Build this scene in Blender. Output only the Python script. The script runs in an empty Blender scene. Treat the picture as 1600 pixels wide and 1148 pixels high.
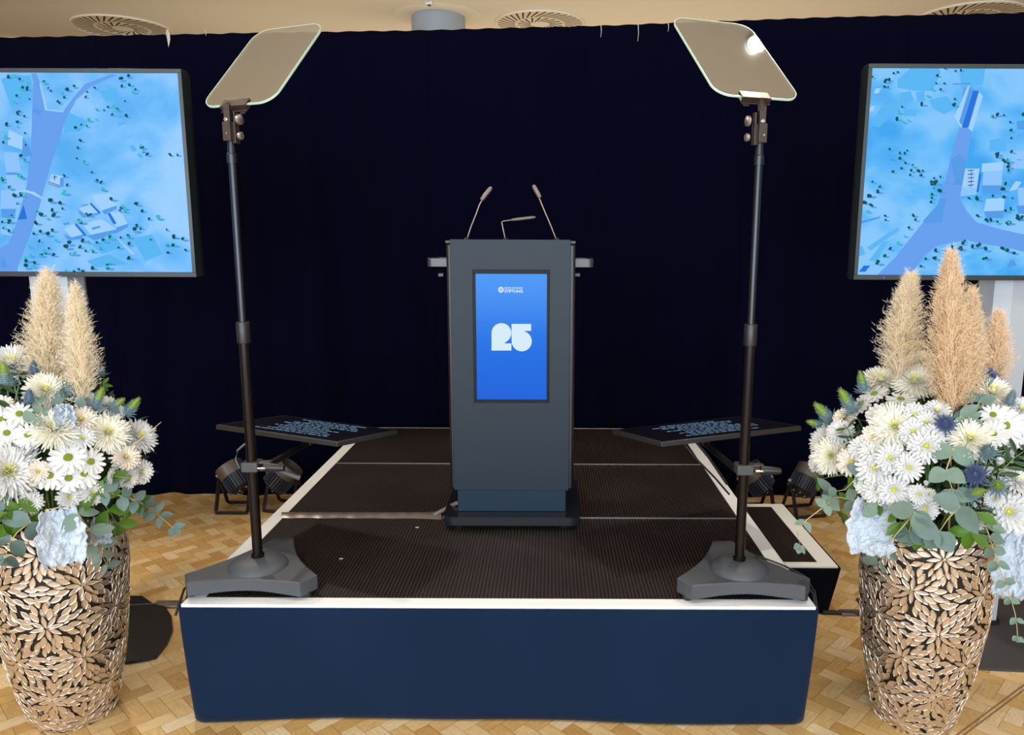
import bpy, math, random
from mathutils import Vector, Matrix, noise
sc = bpy.context.scene
COL = sc.collection
PI = math.pi
R = math.radians

# ---------------------------------------------------------------- camera, world, lights, exposure
FPX, TILT, ROLL, PPX, PPY, CZ = 1183.1, R(9.70), R(0.241), 859.8, 580.7, 1.558
_F = Vector((0, math.cos(TILT), -math.sin(TILT)))
_U0 = Vector((0, math.sin(TILT), math.cos(TILT)))
_X = Vector((1, 0, 0))
_R = _X * math.cos(ROLL) + _U0 * math.sin(ROLL)
_U = -_X * math.sin(ROLL) + _U0 * math.cos(ROLL)
CAM = Vector((0, 0, CZ))
cd = bpy.data.cameras.new('camera')
cam = bpy.data.objects.new('camera', cd)
COL.objects.link(cam)
M = Matrix.Identity(4)
for i in range(3):
    M[i][0], M[i][1], M[i][2], M[i][3] = _R[i], _U[i], -_F[i], CAM[i]
cam.matrix_world = M
cd.sensor_width = 36
cd.lens = FPX * 36 / 1600
cd.shift_x = -(PPX - 800) / 1600
cd.shift_y = (PPY - 574) / 1600
cd.clip_start = 0.05
sc.camera = cam

w = bpy.data.worlds.new('world')
sc.world = w
w.use_nodes = True
bgn = w.node_tree.nodes['Background']
bgn.inputs[0].default_value = (0.80, 0.90, 1.0, 1)
bgn.inputs[1].default_value = 1.05


def lamp(name, kind, loc, target, energy, color, size=0.2, size_y=None, spot=None, blend=0.4):
    l = bpy.data.lights.new(name, kind)
    l.energy = energy
    l.color = color
    if kind == 'AREA':
        l.shape = 'RECTANGLE' if size_y else 'DISK'
        l.size = size
        if size_y:
            l.size_y = size_y
    else:
        l.shadow_soft_size = size
    if kind == 'SPOT':
        l.spot_size = spot
        l.spot_blend = blend
    o = bpy.data.objects.new(name, l)
    COL.objects.link(o)
    o.location = loc
    o.rotation_euler = (Vector(target) - Vector(loc)).to_track_quat('-Z', 'Y').to_euler()
    return o


DAY = (0.80, 0.90, 1.0)
WARM = (1.0, 0.84, 0.66)
lamp('window_daylight', 'AREA', (-1.0, -4.6, 2.0), (0, 2.5, 0.9), 530, DAY, 9.0, 2.6)
lamp('spot_over_curtain', 'SPOT', (-2.3, 4.25, 3.33), (-0.5, 2.2, 0.3), 150, WARM, 0.05, spot=R(75))
lamp('spot_over_stage', 'SPOT', (1.27, 3.30, 3.33), (0.6, 2.4, 0.3), 90, WARM, 0.04, spot=R(95))
lamp('downlight_left', 'AREA', (-2.4, 1.6, 3.34), (-2.4, 2.2, 0), 26, WARM, 0.5)
lamp('downlight_right', 'AREA', (2.3, 1.4, 3.34), (2.2, 2.2, 0), 26, WARM, 0.5)
lamp('ceiling_fill_behind_audience', 'AREA', (0, -1.6, 1.2), (0, -1.0, 3.4), 170, (0.76, 0.88, 1.0), 5.0, 2.0)  # added as room bounce to brighten the ceiling, no lamp known here
lamp('ceiling_fill_back', 'AREA', (0, 7.0, 1.2), (0, 7.0, 3.4), 62, (1.0, 0.84, 0.60), 6.0, 1.5)  # unseen fill added to warm the ceiling beyond the curtain

sc.view_settings.view_transform = 'Standard'
sc.view_settings.look = 'None'
sc.view_settings.exposure = 0.0
sc.view_settings.gamma = 1.0
sc.view_settings.use_curve_mapping = False
sc.cycles.max_bounces = 8
sc.cycles.transparent_max_bounces = 16
sc.cycles.sample_clamp_indirect = 6


# ---------------------------------------------------------------- geometry of the photograph (points on real planes)
def ray(x, y):
    return _F + _R * ((x - PPX) / FPX) - _U * ((y - PPY) / FPX)


def atY(x, y, Y):
    r = ray(x, y)
    return CAM + r * (Y / r.y)


def atZ(x, y, Z):
    r = ray(x, y)
    return CAM + r * ((Z - CZ) / r.z)


# ---------------------------------------------------------------- materials
def lin(c):
    return tuple((v / 255 / 12.92 if v / 255 <= 0.04045 else ((v / 255 + 0.055) / 1.055) ** 2.4) for v in c)


def mat(name, rgb, rough=0.5, metal=0.0, spec=0.5, emit=None, estr=0.0, noise_amt=0.0, noise_scale=8.0, bump=0.0,
        bump_scale=60.0, sheen=0.0, coat=0.0, trans=0.0, sss=0.0):
    m = bpy.data.materials.new(name)
    m.use_nodes = True
    nt = m.node_tree
    p = nt.nodes['Principled BSDF']
    c = lin(rgb)
    p.inputs['Base Color'].default_value = (*c, 1)
    p.inputs['Roughness'].default_value = rough
    p.inputs['Metallic'].default_value = metal
    p.inputs['Specular IOR Level'].default_value = spec
    p.inputs['Sheen Weight'].default_value = sheen
    p.inputs['Coat Weight'].default_value = coat
    if emit:
        p.inputs['Emission Color'].default_value = (*lin(emit), 1)
        p.inputs['Emission Strength'].default_value = estr
    if noise_amt or bump:
        tc = nt.nodes.new('ShaderNodeTexCoord')
    if noise_amt:
        n = nt.nodes.new('ShaderNodeTexNoise')
        n.inputs['Scale'].default_value = noise_scale
        n.inputs['Detail'].default_value = 4
        nt.links.new(tc.outputs['Object'], n.inputs['Vector'])
        mx = nt.nodes.new('ShaderNodeMix')
        mx.data_type = 'RGBA'
        mx.inputs[6].default_value = (*[v * (1 - noise_amt) for v in c], 1)
        mx.inputs[7].default_value = (*[min(1, v * (1 + noise_amt)) for v in c], 1)
        nt.links.new(n.outputs['Fac'], mx.inputs[0])
        nt.links.new(mx.outputs[2], p.inputs['Base Color'])
    if bump:
        n2 = nt.nodes.new('ShaderNodeTexNoise')
        n2.inputs['Scale'].default_value = bump_scale
        nt.links.new(tc.outputs['Object'], n2.inputs['Vector'])
        b = nt.nodes.new('ShaderNodeBump')
        b.inputs['Strength'].default_value = bump
        b.inputs['Distance'].default_value = 0.01
        nt.links.new(n2.outputs['Fac'], b.inputs['Height'])
        nt.links.new(b.outputs['Normal'], p.inputs['Normal'])
    return m


def emis(name, rgb, strength=1.0, gloss=0.0):
    """a lit display colour (a display gives off light); a little gloss where it has a glass front"""
    m = mat(name, (3, 3, 4), 0.2 if gloss else 0.6, spec=0.12 if gloss else 0.0, emit=rgb, estr=strength)
    return m


def two_sided(name, rgb, rough=0.6, trans_w=0.35, noise_amt=0.15, noise_scale=40, spec=0.3):
    """thin petals and leaves: some light passes through"""
    m = mat(name, rgb, rough, spec=spec, noise_amt=noise_amt, noise_scale=noise_scale)
    nt = m.node_tree
    p = nt.nodes['Principled BSDF']
    out = nt.nodes['Material Output']
    t = nt.nodes.new('ShaderNodeBsdfTranslucent')
    t.inputs[0].default_value = (*lin(rgb), 1)
    mx = nt.nodes.new('ShaderNodeMixShader')
    mx.inputs[0].default_value = trans_w
    nt.links.new(p.outputs[0], mx.inputs[1])
    nt.links.new(t.outputs[0], mx.inputs[2])
    nt.links.new(mx.outputs[0], out.inputs[0])
    return m


class NT:
    """small helper for writing shader maths"""
    def __init__(s, m):
        s.nt = m.node_tree
        s.L = s.nt.links

    def node(s, t, **k):
        n = s.nt.nodes.new(t)
        for a, b in k.items():
            setattr(n, a, b)
        return n

    def m(s, op, a, b=None, c=None):
        n = s.node('ShaderNodeMath', operation=op)
        for i, v in enumerate((a, b, c)):
            if v is None:
                continue
            if isinstance(v, (int, float)):
                n.inputs[i].default_value = v
            else:
                s.L.new(v, n.inputs[i])
        return n.outputs[0]

    def ramp(s, fac, stops, interp='LINEAR'):
        n = s.node('ShaderNodeValToRGB')
        n.color_ramp.interpolation = interp
        e = n.color_ramp.elements
        while len(e) > 1:
            e.remove(e[-1])
        e[0].position, e[0].color = stops[0][0], (*stops[0][1], 1)
        for pos, c in stops[1:]:
            x = e.new(pos)
            x.color = (*c, 1)
        s.L.new(fac, n.inputs[0])
        return n.outputs[0]

    def mix(s, fac, a, b, blend='MIX'):
        n = s.node('ShaderNodeMix', data_type='RGBA', blend_type=blend)
        for i, v in ((0, fac), (6, a), (7, b)):
            if isinstance(v, (int, float)):
                n.inputs[i].default_value = v
            elif isinstance(v, tuple):
                n.inputs[i].default_value = (*v, 1)
            else:
                s.L.new(v, n.inputs[i])
        return n.outputs[2]


def floor_material():
    """small oiled blocks laid in a herringbone at 45 degrees"""
    m = mat('parquet', (200, 150, 90), 0.36, spec=0.4)
    s = NT(m)
    p = s.nt.nodes['Principled BSDF']
    tc = s.node('ShaderNodeTexCoord')
    mp = s.node('ShaderNodeMapping')
    mp.inputs['Rotation'].default_value = (0, 0, R(44))
    W = 0.056
    mp.inputs['Scale'].default_value = (1 / W, 1 / W, 1)
    s.L.new(tc.outputs['Object'], mp.inputs[0])
    sx = s.node('ShaderNodeSeparateXYZ')
    s.L.new(mp.outputs[0], sx.inputs[0])
    x, y = sx.outputs[0], sx.outputs[1]
    i, j = s.m('FLOOR', x), s.m('FLOOR', y)
    k = s.m('FLOORED_MODULO', s.m('ADD', s.m('SUBTRACT', i, j), 0.5), 4.0)
    is1 = s.m('MULTIPLY', s.m('GREATER_THAN', k, 1.0), s.m('LESS_THAN', k, 2.0))
    is2 = s.m('MULTIPLY', s.m('GREATER_THAN', k, 2.0), s.m('LESS_THAN', k, 3.0))
    vert = s.m('GREATER_THAN', k, 2.0)
    bi, bj = s.m('SUBTRACT', i, is1), s.m('SUBTRACT', j, is2)
    lx, ly = s.m('SUBTRACT', x, bi), s.m('SUBTRACT', y, bj)
    wx, wy = s.m('SUBTRACT', 2.0, vert), s.m('ADD', 1.0, vert)
    ex = s.m('MINIMUM', lx, s.m('SUBTRACT', wx, lx))
    ey = s.m('MINIMUM', ly, s.m('SUBTRACT', wy, ly))
    edge = s.m('MINIMUM', ex, ey)
    cb = s.node('ShaderNodeCombineXYZ')
    s.L.new(bi, cb.inputs[0])
    s.L.new(bj, cb.inputs[1])
    wn = s.node('ShaderNodeTexWhiteNoise', noise_dimensions='2D')
    s.L.new(cb.outputs[0], wn.inputs[0])
    col = s.ramp(wn.outputs[0], [(0, lin((188, 148, 90))), (0.2, lin((202, 166, 110))), (0.5, lin((212, 180, 128))),
                                 (0.8, lin((218, 190, 144))), (1, lin((222, 204, 172)))])
    # grain runs along each block
    g1 = s.node('ShaderNodeCombineXYZ')
    a = s.m('ADD', s.m('MULTIPLY', lx, s.m('SUBTRACT', 1.0, vert)), s.m('MULTIPLY', ly, vert))
    b = s.m('ADD', s.m('MULTIPLY', ly, s.m('SUBTRACT', 1.0, vert)), s.m('MULTIPLY', lx, vert))
    s.L.new(s.m('ADD', s.m('MULTIPLY', a, 1.2), s.m('MULTIPLY', wn.outputs[0], 37.0)), g1.inputs[0])
    s.L.new(s.m('MULTIPLY', b, 7.0), g1.inputs[1])
    s.L.new(s.m('MULTIPLY', wn.outputs[0], 91.0), g1.inputs[2])
    gn = s.node('ShaderNodeTexNoise')
    gn.inputs['Scale'].default_value = 1.3
    gn.inputs['Detail'].default_value = 5
    gn.inputs['Distortion'].default_value = 0.6
    s.L.new(g1.outputs[0], gn.inputs[0])
    grain = s.ramp(gn.outputs[0], [(0.3, (0.78, 0.74, 0.68)), (0.65, (1.0, 1.0, 1.0))])
    c2 = s.mix(1.0, col, grain, 'MULTIPLY')
    gap = s.m('SMOOTH_MIN', s.m('MULTIPLY', edge, 30.0), 1.0, 0.2)
    gapc = s.ramp(gap, [(0.0, (0.42, 0.33, 0.24)), (0.8, (1, 1, 1))])
    c3 = s.mix(1.0, c2, gapc, 'MULTIPLY')
    s.L.new(c3, p.inputs['Base Color'])
    bp = s.node('ShaderNodeBump')
    bp.inputs['Strength'].default_value = 0.25
    bp.inputs['Distance'].default_value = 0.002
    s.L.new(gap, bp.inputs['Height'])
    s.L.new(bp.outputs[0], p.inputs['Normal'])
    rr = s.m('ADD', 0.32, s.m('MULTIPLY', gn.outputs[0], 0.15))
    s.L.new(rr, p.inputs['Roughness'])
    return m


def mat_material():
    """dark ribbed rubber matting: ribs run away from the viewer, fine cross ribs between"""
    m = mat('ribbed_rubber', (44, 34, 35), 0.5, spec=0.35)
    s = NT(m)
    p = s.nt.nodes['Principled BSDF']
    tc = s.node('ShaderNodeTexCoord')
    sx = s.node('ShaderNodeSeparateXYZ')
    s.L.new(tc.outputs['Object'], sx.inputs[0])
    a = s.m('SINE', s.m('MULTIPLY', sx.outputs[0], 2 * PI / 0.0125))
    b = s.m('SINE', s.m('MULTIPLY', sx.outputs[1], 2 * PI / 0.012))
    rib = s.m('ADD', s.m('MULTIPLY', s.m('ADD', a, 1.0), 0.40), s.m('MULTIPLY', s.m('ADD', b, 1.0), 0.10))
    n = s.node('ShaderNodeTexNoise')
    n.inputs['Scale'].default_value = 3.0
    n.inputs['Detail'].default_value = 6
    s.L.new(tc.outputs['Object'], n.inputs[0])
    dirt = s.ramp(n.outputs[0], [(0.35, (0.75, 0.75, 0.75)), (0.7, (1.25, 1.15, 1.05))])
    col = s.ramp(rib, [(0.1, lin((9, 7, 9))), (0.9, lin((52, 43, 44)))])  # groove shade and rib highlights painted into the rubber colour
    s.L.new(s.mix(1.0, col, dirt, 'MULTIPLY'), p.inputs['Base Color'])
    bp = s.node('ShaderNodeBump')
    bp.inputs['Strength'].default_value = 0.5
    bp.inputs['Distance'].default_value = 0.003
    s.L.new(rib, bp.inputs['Height'])
    s.L.new(bp.outputs[0], p.inputs['Normal'])
    return m


def cloth_material(name, rgb, rough=0.95, sheen=0.1):
    m = mat(name, rgb, rough, spec=0.08, sheen=sheen, noise_amt=0.18, noise_scale=2.5, bump=0.12, bump_scale=300)
    return m


def glass_material():
    """half-silvered prompter glass: mirrors part of the light, lets the rest through"""
    m = bpy.data.materials.new('prompter_glass')
    m.use_nodes = True
    nt = m.node_tree
    nt.nodes.clear()
    o = nt.nodes.new('ShaderNodeOutputMaterial')
    g = nt.nodes.new('ShaderNodeBsdfGlossy')
    g.inputs['Roughness'].default_value = 0.015
    g.inputs['Color'].default_value = (0.93, 0.93, 0.90, 1)
    t = nt.nodes.new('ShaderNodeBsdfTransparent')
    t.inputs[0].default_value = (0.92, 0.92, 0.90, 1)
    mx = nt.nodes.new('ShaderNodeMixShader')
    mx.inputs[0].default_value = 0.74
    nt.links.new(t.outputs[0], mx.inputs[1])
    nt.links.new(g.outputs[0], mx.inputs[2])
    nt.links.new(mx.outputs[0], o.inputs[0])
    return m


def plume_material(name, rgb):
    return two_sided(name, rgb, 0.8, 0.4, 0.25, 30)


def crumple_material():
    m = two_sided('crumpled_sheet', (216, 228, 242), 0.75, 0.3, 0.12, 30)
    s = NT(m)
    p = s.nt.nodes['Principled BSDF']
    tc = s.node('ShaderNodeTexCoord')
    v = s.node('ShaderNodeTexNoise')
    v.inputs['Scale'].default_value = 55
    v.inputs['Detail'].default_value = 8
    v.inputs['Distortion'].default_value = 2.0
    s.L.new(tc.outputs['Object'], v.inputs[0])
    b = s.node('ShaderNodeBump')
    b.inputs['Strength'].default_value = 0.9
    b.inputs['Distance'].default_value = 0.01
    s.L.new(v.outputs[0], b.inputs['Height'])
    s.L.new(b.outputs[0], p.inputs['Normal'])
    return m


MAT = {
    'floor': floor_material(),
    'rubber': mat_material(),
    'curtain': cloth_material('curtain_cloth_dimmed', (2, 2, 24), 1.0, 0.0),  # same cloth as the skirt; the weaker light there is put into the colour
    'skirt': cloth_material('skirt_cloth', (16, 33, 58), 0.95, 0.05),
    'stepskirt': cloth_material('step_cloth', (8, 9, 20), 0.95, 0.0),
    'ceiling': mat('ceiling_plaster', (234, 224, 206), 0.9, spec=0.1),
    'wall': mat('hall_wall', (214, 190, 160), 0.9, spec=0.1, noise_amt=0.05),
    'white': mat('white_edging', (230, 234, 240), 0.45),
    'alu': mat('aluminium', (190, 190, 188), 0.35, metal=0.9),
    'column': mat('grey_white_paint', (160, 167, 178), 0.45),
    'black': mat('black_plastic', (20, 20, 23), 0.4),
    'blackgloss': mat('black_gloss', (12, 11, 13), 0.15, spec=0.6),
    'blackmat': mat('black_rubber', (24, 24, 27), 0.7),
    'pole': mat('black_pole', (30, 26, 26), 0.22, metal=0.7),
    'steel': mat('steel_pole', (52, 56, 60), 0.32, metal=0.9),
    'bracket': mat('bronze_bracket', (72, 62, 60), 0.38, metal=0.7),
    'knob': mat('knob_metal', (150, 146, 140), 0.35, metal=0.8),
    'base': mat('grey_cast_base', (66, 70, 78), 0.55, bump=0.06, bump_scale=400),
    'lectern': mat('lectern_paint', (19, 34, 48), 0.5, spec=0.3, bump=0.03, bump_scale=500),
    'lecternside': mat('lectern_side', (16, 15, 18), 0.4),
    'plinth': mat('plinth_paint', (8, 34, 54), 0.5, spec=0.3),
    'footplate': mat('foot_plate', (26, 28, 34), 0.22, spec=0.6),
    'grip': mat('brushed_grip', (74, 74, 76), 0.4, metal=0.7),
    'mic': mat('microphone_grey', (118, 108, 104), 0.5, metal=0.4),
    'gooseneck': mat('gooseneck_metal', (190, 178, 164), 0.35, metal=0.8),
    'bezel': mat('bezel', (26, 36, 40), 0.35),
    'bezeldark': mat('bezel_dark', (5, 7, 12), 0.5, spec=0.2),
    'glass': glass_material(),
    'glassedge': mat('glass_edge', (176, 204, 190), 0.3, emit=None),
    'monitor': mat('monitor_black', (40, 39, 42), 0.4),
    'cable': mat('cable_black', (12, 12, 14), 0.5),
    'tape': mat('cable_tape', (110, 96, 90), 0.3, noise_amt=0.3, noise_scale=30),
    'plate': mat('screen_base_plate', (26, 22, 24), 0.4, bump=0.02),
    'plateR': mat('screen_base_grey', (58, 56, 60), 0.55),
    'joint': mat('floor_joint', (134, 104, 70), 0.6, noise_amt=0.5, noise_scale=40),
    'slot': mat('vent_slot', (52, 40, 30), 0.8),
    'dark': mat('dark_slot', (8, 8, 10), 0.8),
    'can': mat('lamp_housing', (24, 25, 30), 0.4, metal=0.3),
    'fin': mat('lamp_fin', (70, 76, 92), 0.4, metal=0.5),
    'canhood': mat('lamp_hood', (96, 88, 84), 0.45, metal=0.5),
    'yoke': mat('lamp_yoke', (34, 26, 26), 0.45, metal=0.3),
    'vasebase': mat('vase_dark_ground', (24, 17, 14), 0.5, metal=0.2),
    'vaserim': mat('vase_leaf_rim', (214, 204, 194), 0.34, metal=0.95),
    'vaseleaf': mat('vase_leaf_face', (214, 200, 186), 0.30, metal=0.9, noise_amt=0.12, noise_scale=60),
    'petal': two_sided('white_petal', (224, 225, 226), 0.6, 0.3, 0.03),
    'petalcream': two_sided('cream_petal', (240, 238, 227), 0.6, 0.3, 0.05),
    'petalyellow': two_sided('yellow_floret', (236, 234, 184), 0.6, 0.3, 0.08),
    'petalpeach': two_sided('peach_petal', (236, 228, 218), 0.6, 0.3, 0.08),
    'green': mat('green_disc', (128, 150, 30), 0.7, bump=0.6, bump_scale=500),
    'yellowgreen': mat('yellow_green_centre', (196, 200, 60), 0.7),
    'stem': mat('green_stem', (88, 116, 60), 0.6),
    'twig': mat('pale_twig', (170, 160, 112), 0.6),
    'leafdark': two_sided('dark_leaf', (38, 66, 34), 0.45, 0.15, 0.3, 20, 0.4),
    'leafgreen': two_sided('green_leaf', (74, 112, 32), 0.4, 0.2, 0.25, 25, 0.4),
    'euc': two_sided('eucalyptus_leaf', (118, 142, 130), 0.6, 0.25, 0.18, 60),
    'eucblue': two_sided('eucalyptus_blue', (106, 130, 126), 0.6, 0.25, 0.18, 60),
    'thistle': mat('thistle_blue', (84, 100, 140), 0.7, noise_amt=0.25, noise_scale=60),
    'thistlegrey': mat('thistle_grey_green', (106, 130, 138), 0.7, noise_amt=0.25, noise_scale=60),
    'thistleslate': mat('thistle_slate', (88, 112, 132), 0.7, noise_amt=0.25, noise_scale=60),
    'thistletip': mat('thistle_tip', (132, 156, 72), 0.7),
    'plume': plume_material('plume_beige', (243, 226, 203)),
    'plumetan': plume_material('plume_tan', (232, 210, 180)),
    'crumple': crumple_material(),
    'foam': mat('bouquet_core', (18, 28, 16), 0.9),
    'spotglow': mat('spot_glow', (255, 240, 210), emit=(255, 238, 205), estr=60),
    'ledblue': mat('blue_led', (20, 20, 255), emit=(40, 40, 255), estr=4),
    'tie': mat('clear_tie', (190, 180, 166), 0.4),
    'chrome': mat('chrome', (200, 200, 200), 0.2, metal=1.0),
}


# ---------------------------------------------------------------- mesh helpers
class MB:
    def __init__(s):
        s.v, s.f, s.mi, s.fl = [], [], [], []

    def add(s, vs, fs, mi=0, M=None, flat=False):
        o = len(s.v)
        s.v += [tuple(M @ Vector(p)) if M is not None else tuple(p) for p in vs]
        for f in fs:
            s.f.append(tuple(i + o for i in f))
            s.mi.append(mi)
            s.fl.append(flat)
        return s

    def box(s, c, d, mi=0, M=None):
        x, y, z = c
        a, b, h = d[0] / 2, d[1] / 2, d[2] / 2
        vs = [(x + i * a, y + j * b, z + k * h) for k in (-1, 1) for j in (-1, 1) for i in (-1, 1)]
        return s.add(vs, [(0, 2, 3, 1), (4, 5, 7, 6), (0, 1, 5, 4), (2, 6, 7, 3), (0, 4, 6, 2), (1, 3, 7, 5)], mi, M, True)

    def box2(s, lo, hi, mi=0, M=None):
        return s.box([(a + b) / 2 for a, b in zip(lo, hi)], [abs(b - a) for a, b in zip(lo, hi)], mi, M)

    def rings(s, rs, mi=0, M=None, cap=True, closed=True):
        """rs: list of rings (equal length lists of points)"""
        n = len(rs[0])
        vs = [p for r in rs for p in r]
        fs = []
        for k in range(len(rs) - 1):
            for i in range(n if closed else n - 1):
                j = (i + 1) % n
                fs.append((k * n + i, k * n + j, (k + 1) * n + j, (k + 1) * n + i))
        if cap and closed:
            fs.append(tuple(range(n))[::-1])
            fs.append(tuple((len(rs) - 1) * n + i for i in range(n)))
        return s.add(vs, fs, mi, M)

    def lathe(s, prof, c=(0, 0, 0), n=32, mi=0, M=None, cap=True):
        return s.rings([[(c[0] + r * math.cos(2 * PI * i / n), c[1] + r * math.sin(2 * PI * i / n), c[2] + z)
                         for i in range(n)] for r, z in prof], mi, M, cap)

    def tube(s, pts, rad, n=8, mi=0, M=None, cap=True):
        pts = [Vector(p) for p in pts]
        rs = []
        up = None
        for i, p in enumerate(pts):
            d = (pts[min(i + 1, len(pts) - 1)] - pts[max(i - 1, 0)]).normalized()
            if up is None:
                up = Vector((0, 0, 1)) if abs(d.z) < 0.9 else Vector((0, 1, 0))
            a = d.cross(up)
            if a.length < 1e-4:
                a = d.cross(Vector((1, 0, 0)))
            a.normalize()
            b = d.cross(a).normalized()
            up = -b if False else up
            r = rad[i] if isinstance(rad, (list, tuple)) else rad
            rs.append([p + a * (r * math.cos(2 * PI * k / n)) + b * (r * math.sin(2 * PI * k / n)) for k in range(n)])
        return s.rings(rs, mi, M, cap)

    def prism(s, poly, z0, z1, mi=0, M=None, mi_top=None):
        n = len(poly)
        vs = [(x, y, z0) for x, y in poly] + [(x, y, z1) for x, y in poly]
        s.add(vs, [tuple(range(n))[::-1]] + [(i, (i + 1) % n, n + (i + 1) % n, n + i) for i in range(n)], mi, M, False)
        s.add([(x, y, z1) for x, y in poly], [tuple(range(n))], mi if mi_top is None else mi_top, M, False)
        return s

    def grid(s, fn, nu, nv, mi=0, M=None):
        vs = [fn(i / nu, j / nv) for j in range(nv + 1) for i in range(nu + 1)]
        fs = [(j * (nu + 1) + i, j * (nu + 1) + i + 1, (j + 1) * (nu + 1) + i + 1, (j + 1) * (nu + 1) + i)
              for j in range(nv) for i in range(nu)]
        return s.add(vs, fs, mi, M)

    def mesh(s, name, mats, origin=(0, 0, 0), sharp=35):
        me = bpy.data.meshes.new(name)
        ox, oy, oz = origin
        me.from_pydata([(x - ox, y - oy, z - oz) for x, y, z in s.v], [], s.f)
        for m in mats:
            me.materials.append(m)
        me.polygons.foreach_set('material_index', s.mi)
        me.polygons.foreach_set('use_smooth', [True] * len(s.f))
        me.update()
        me.validate()
        me.set_sharp_from_angle(angle=R(sharp))
        return me

    def build(s, name, mats, parent=None, origin=None, sharp=35, bevel=0):
        if isinstance(mats, str):
            mats = [mats]
        if origin is None:
            origin = parent.location if (parent is not None and parent.get('w')) else (0, 0, 0)
        me = s.mesh(name, [MAT[m] if isinstance(m, str) else m for m in mats], origin, sharp)
        o = bpy.data.objects.new(name, me)
        COL.objects.link(o)
        if parent is not None:
            o.parent = parent
        if bevel:
            b = o.modifiers.new('bevel', 'BEVEL')
            b.width = bevel
            b.segments = 2
            b.limit_method = 'ANGLE'
        return o


def tag(o, label=None, cat=None, group=None, kind=None):
    if label:
        o['label'] = label
    if cat:
        o['category'] = cat
    if group:
        o['group'] = group
    if kind:
        o['kind'] = kind
    return o


def empty(name, loc, label=None, cat=None, group=None, world=True):
    """root of a thing; world=True: its parts are modelled in world coordinates"""
    o = bpy.data.objects.new(name, None)
    o.empty_display_size = 0.05
    COL.objects.link(o)
    o.location = loc
    if world:
        o['w'] = 1
    return tag(o, label, cat, group)


def sub(mb, name, mats, parent, root, **k):
    """a sub-part modelled in the same coordinates as its part"""
    o = mb.build(name, mats, None, origin=root.location if root.get('w') else (0, 0, 0), **k)
    o.parent = parent
    return o


def basis(origin, z, xhint=(1, 0, 0)):
    z = Vector(z).normalized()
    x = Vector(xhint)
    x = (x - z * x.dot(z))
    if x.length < 1e-4:
        x = Vector((0, 1, 0)) - z * z.y
    x.normalize()
    y = z.cross(x)
    m = Matrix.Identity(4)
    for i in range(3):
        m[i][0], m[i][1], m[i][2], m[i][3] = x[i], y[i], z[i], origin[i]
    return m


SZ = 0.408            # stage top
XL, XR, Y0, MD = -1.182, 0.856, 2.269, 0.786

# ---------------------------------------------------------------- the room
MB().box2((-8, -5, -0.1), (8, 10, 0)).build('floor', 'floor')['kind'] = 'structure'
CH = 3.4
cb = MB()
cb.box2((-8, -5, CH), (8, 10, CH + 0.1))
cb.build('ceiling', 'ceiling')['kind'] = 'structure'
MB().box2((-8, 10, 0), (8, 10.1, CH)).build('wall_back', 'wall')['kind'] = 'structure'
MB().box2((-8.1, -5, 0), (-8, 10, CH)).build('wall_left', 'wall')['kind'] = 'structure'
MB().box2((8, -5, 0), (8.1, 10, CH)).build('wall_right', 'wall')['kind'] = 'structure'
# sloping soffit seen in the upper left corner
c = MB()
a, b = atZ(-60, 20, CH), atZ(36, 58, CH)
c.box2((-8, b.y, CH - 0.10), (b.x + 0.02, 9.9, CH))
c.build('trim_1', 'wall')['kind'] = 'structure'
# recessed strip along the ceiling
MB().box2((-7.9, 5.95, CH - 0.012), (-0.95, 6.28, CH)).build('trim_2', 'ceiling')['kind'] = 'structure'

# narrow dark joint line in the parquet, bottom right
c = MB()
a, b = atZ(1490, 1156, 0), atZ(1640, 1044, 0)
d_ = Vector((b.y - a.y, a.x - b.x, 0)).normalized() * 0.003
for k_ in (-2.2, 2.2):
    c.add([a + d_ * (k_ - 1), a + d_ * (k_ + 1), b + d_ * (k_ + 1), b + d_ * (k_ - 1)], [(0, 1, 2, 3)])
c.v = [(x, y, 0.0008) for x, y, z in c.v]
c.build('trim_3', 'joint')['kind'] = 'structure'

# round column with its collar
col = empty('column', (-0.94, 6.68, 0), 'round pale blue-grey column rising above the curtain to the ceiling', 'column')
MB().lathe([(0.222, 0), (0.222, CH - 0.004)], (-0.94, 6.68, 0), 48).build('shaft', 'column', col)
MB().lathe([(0.235, CH - 0.012), (0.25, CH - 0.016), (0.35, CH - 0.003), (0.36, CH)], (-0.94, 6.68, 0), 48).build('collar', 'ceiling', col)
p = atY(670, 2, 6.5)
sgn = MB()
sgn.box((-0.955, 6.30, CH - 0.012), (0.05, 0.06, 0.024))
sgn.box((-0.955, 6.30, CH - 0.025), (0.022, 0.03, 0.004), 1)
sgn.build('outlet_box', ['white', 'dark'], col)


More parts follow.
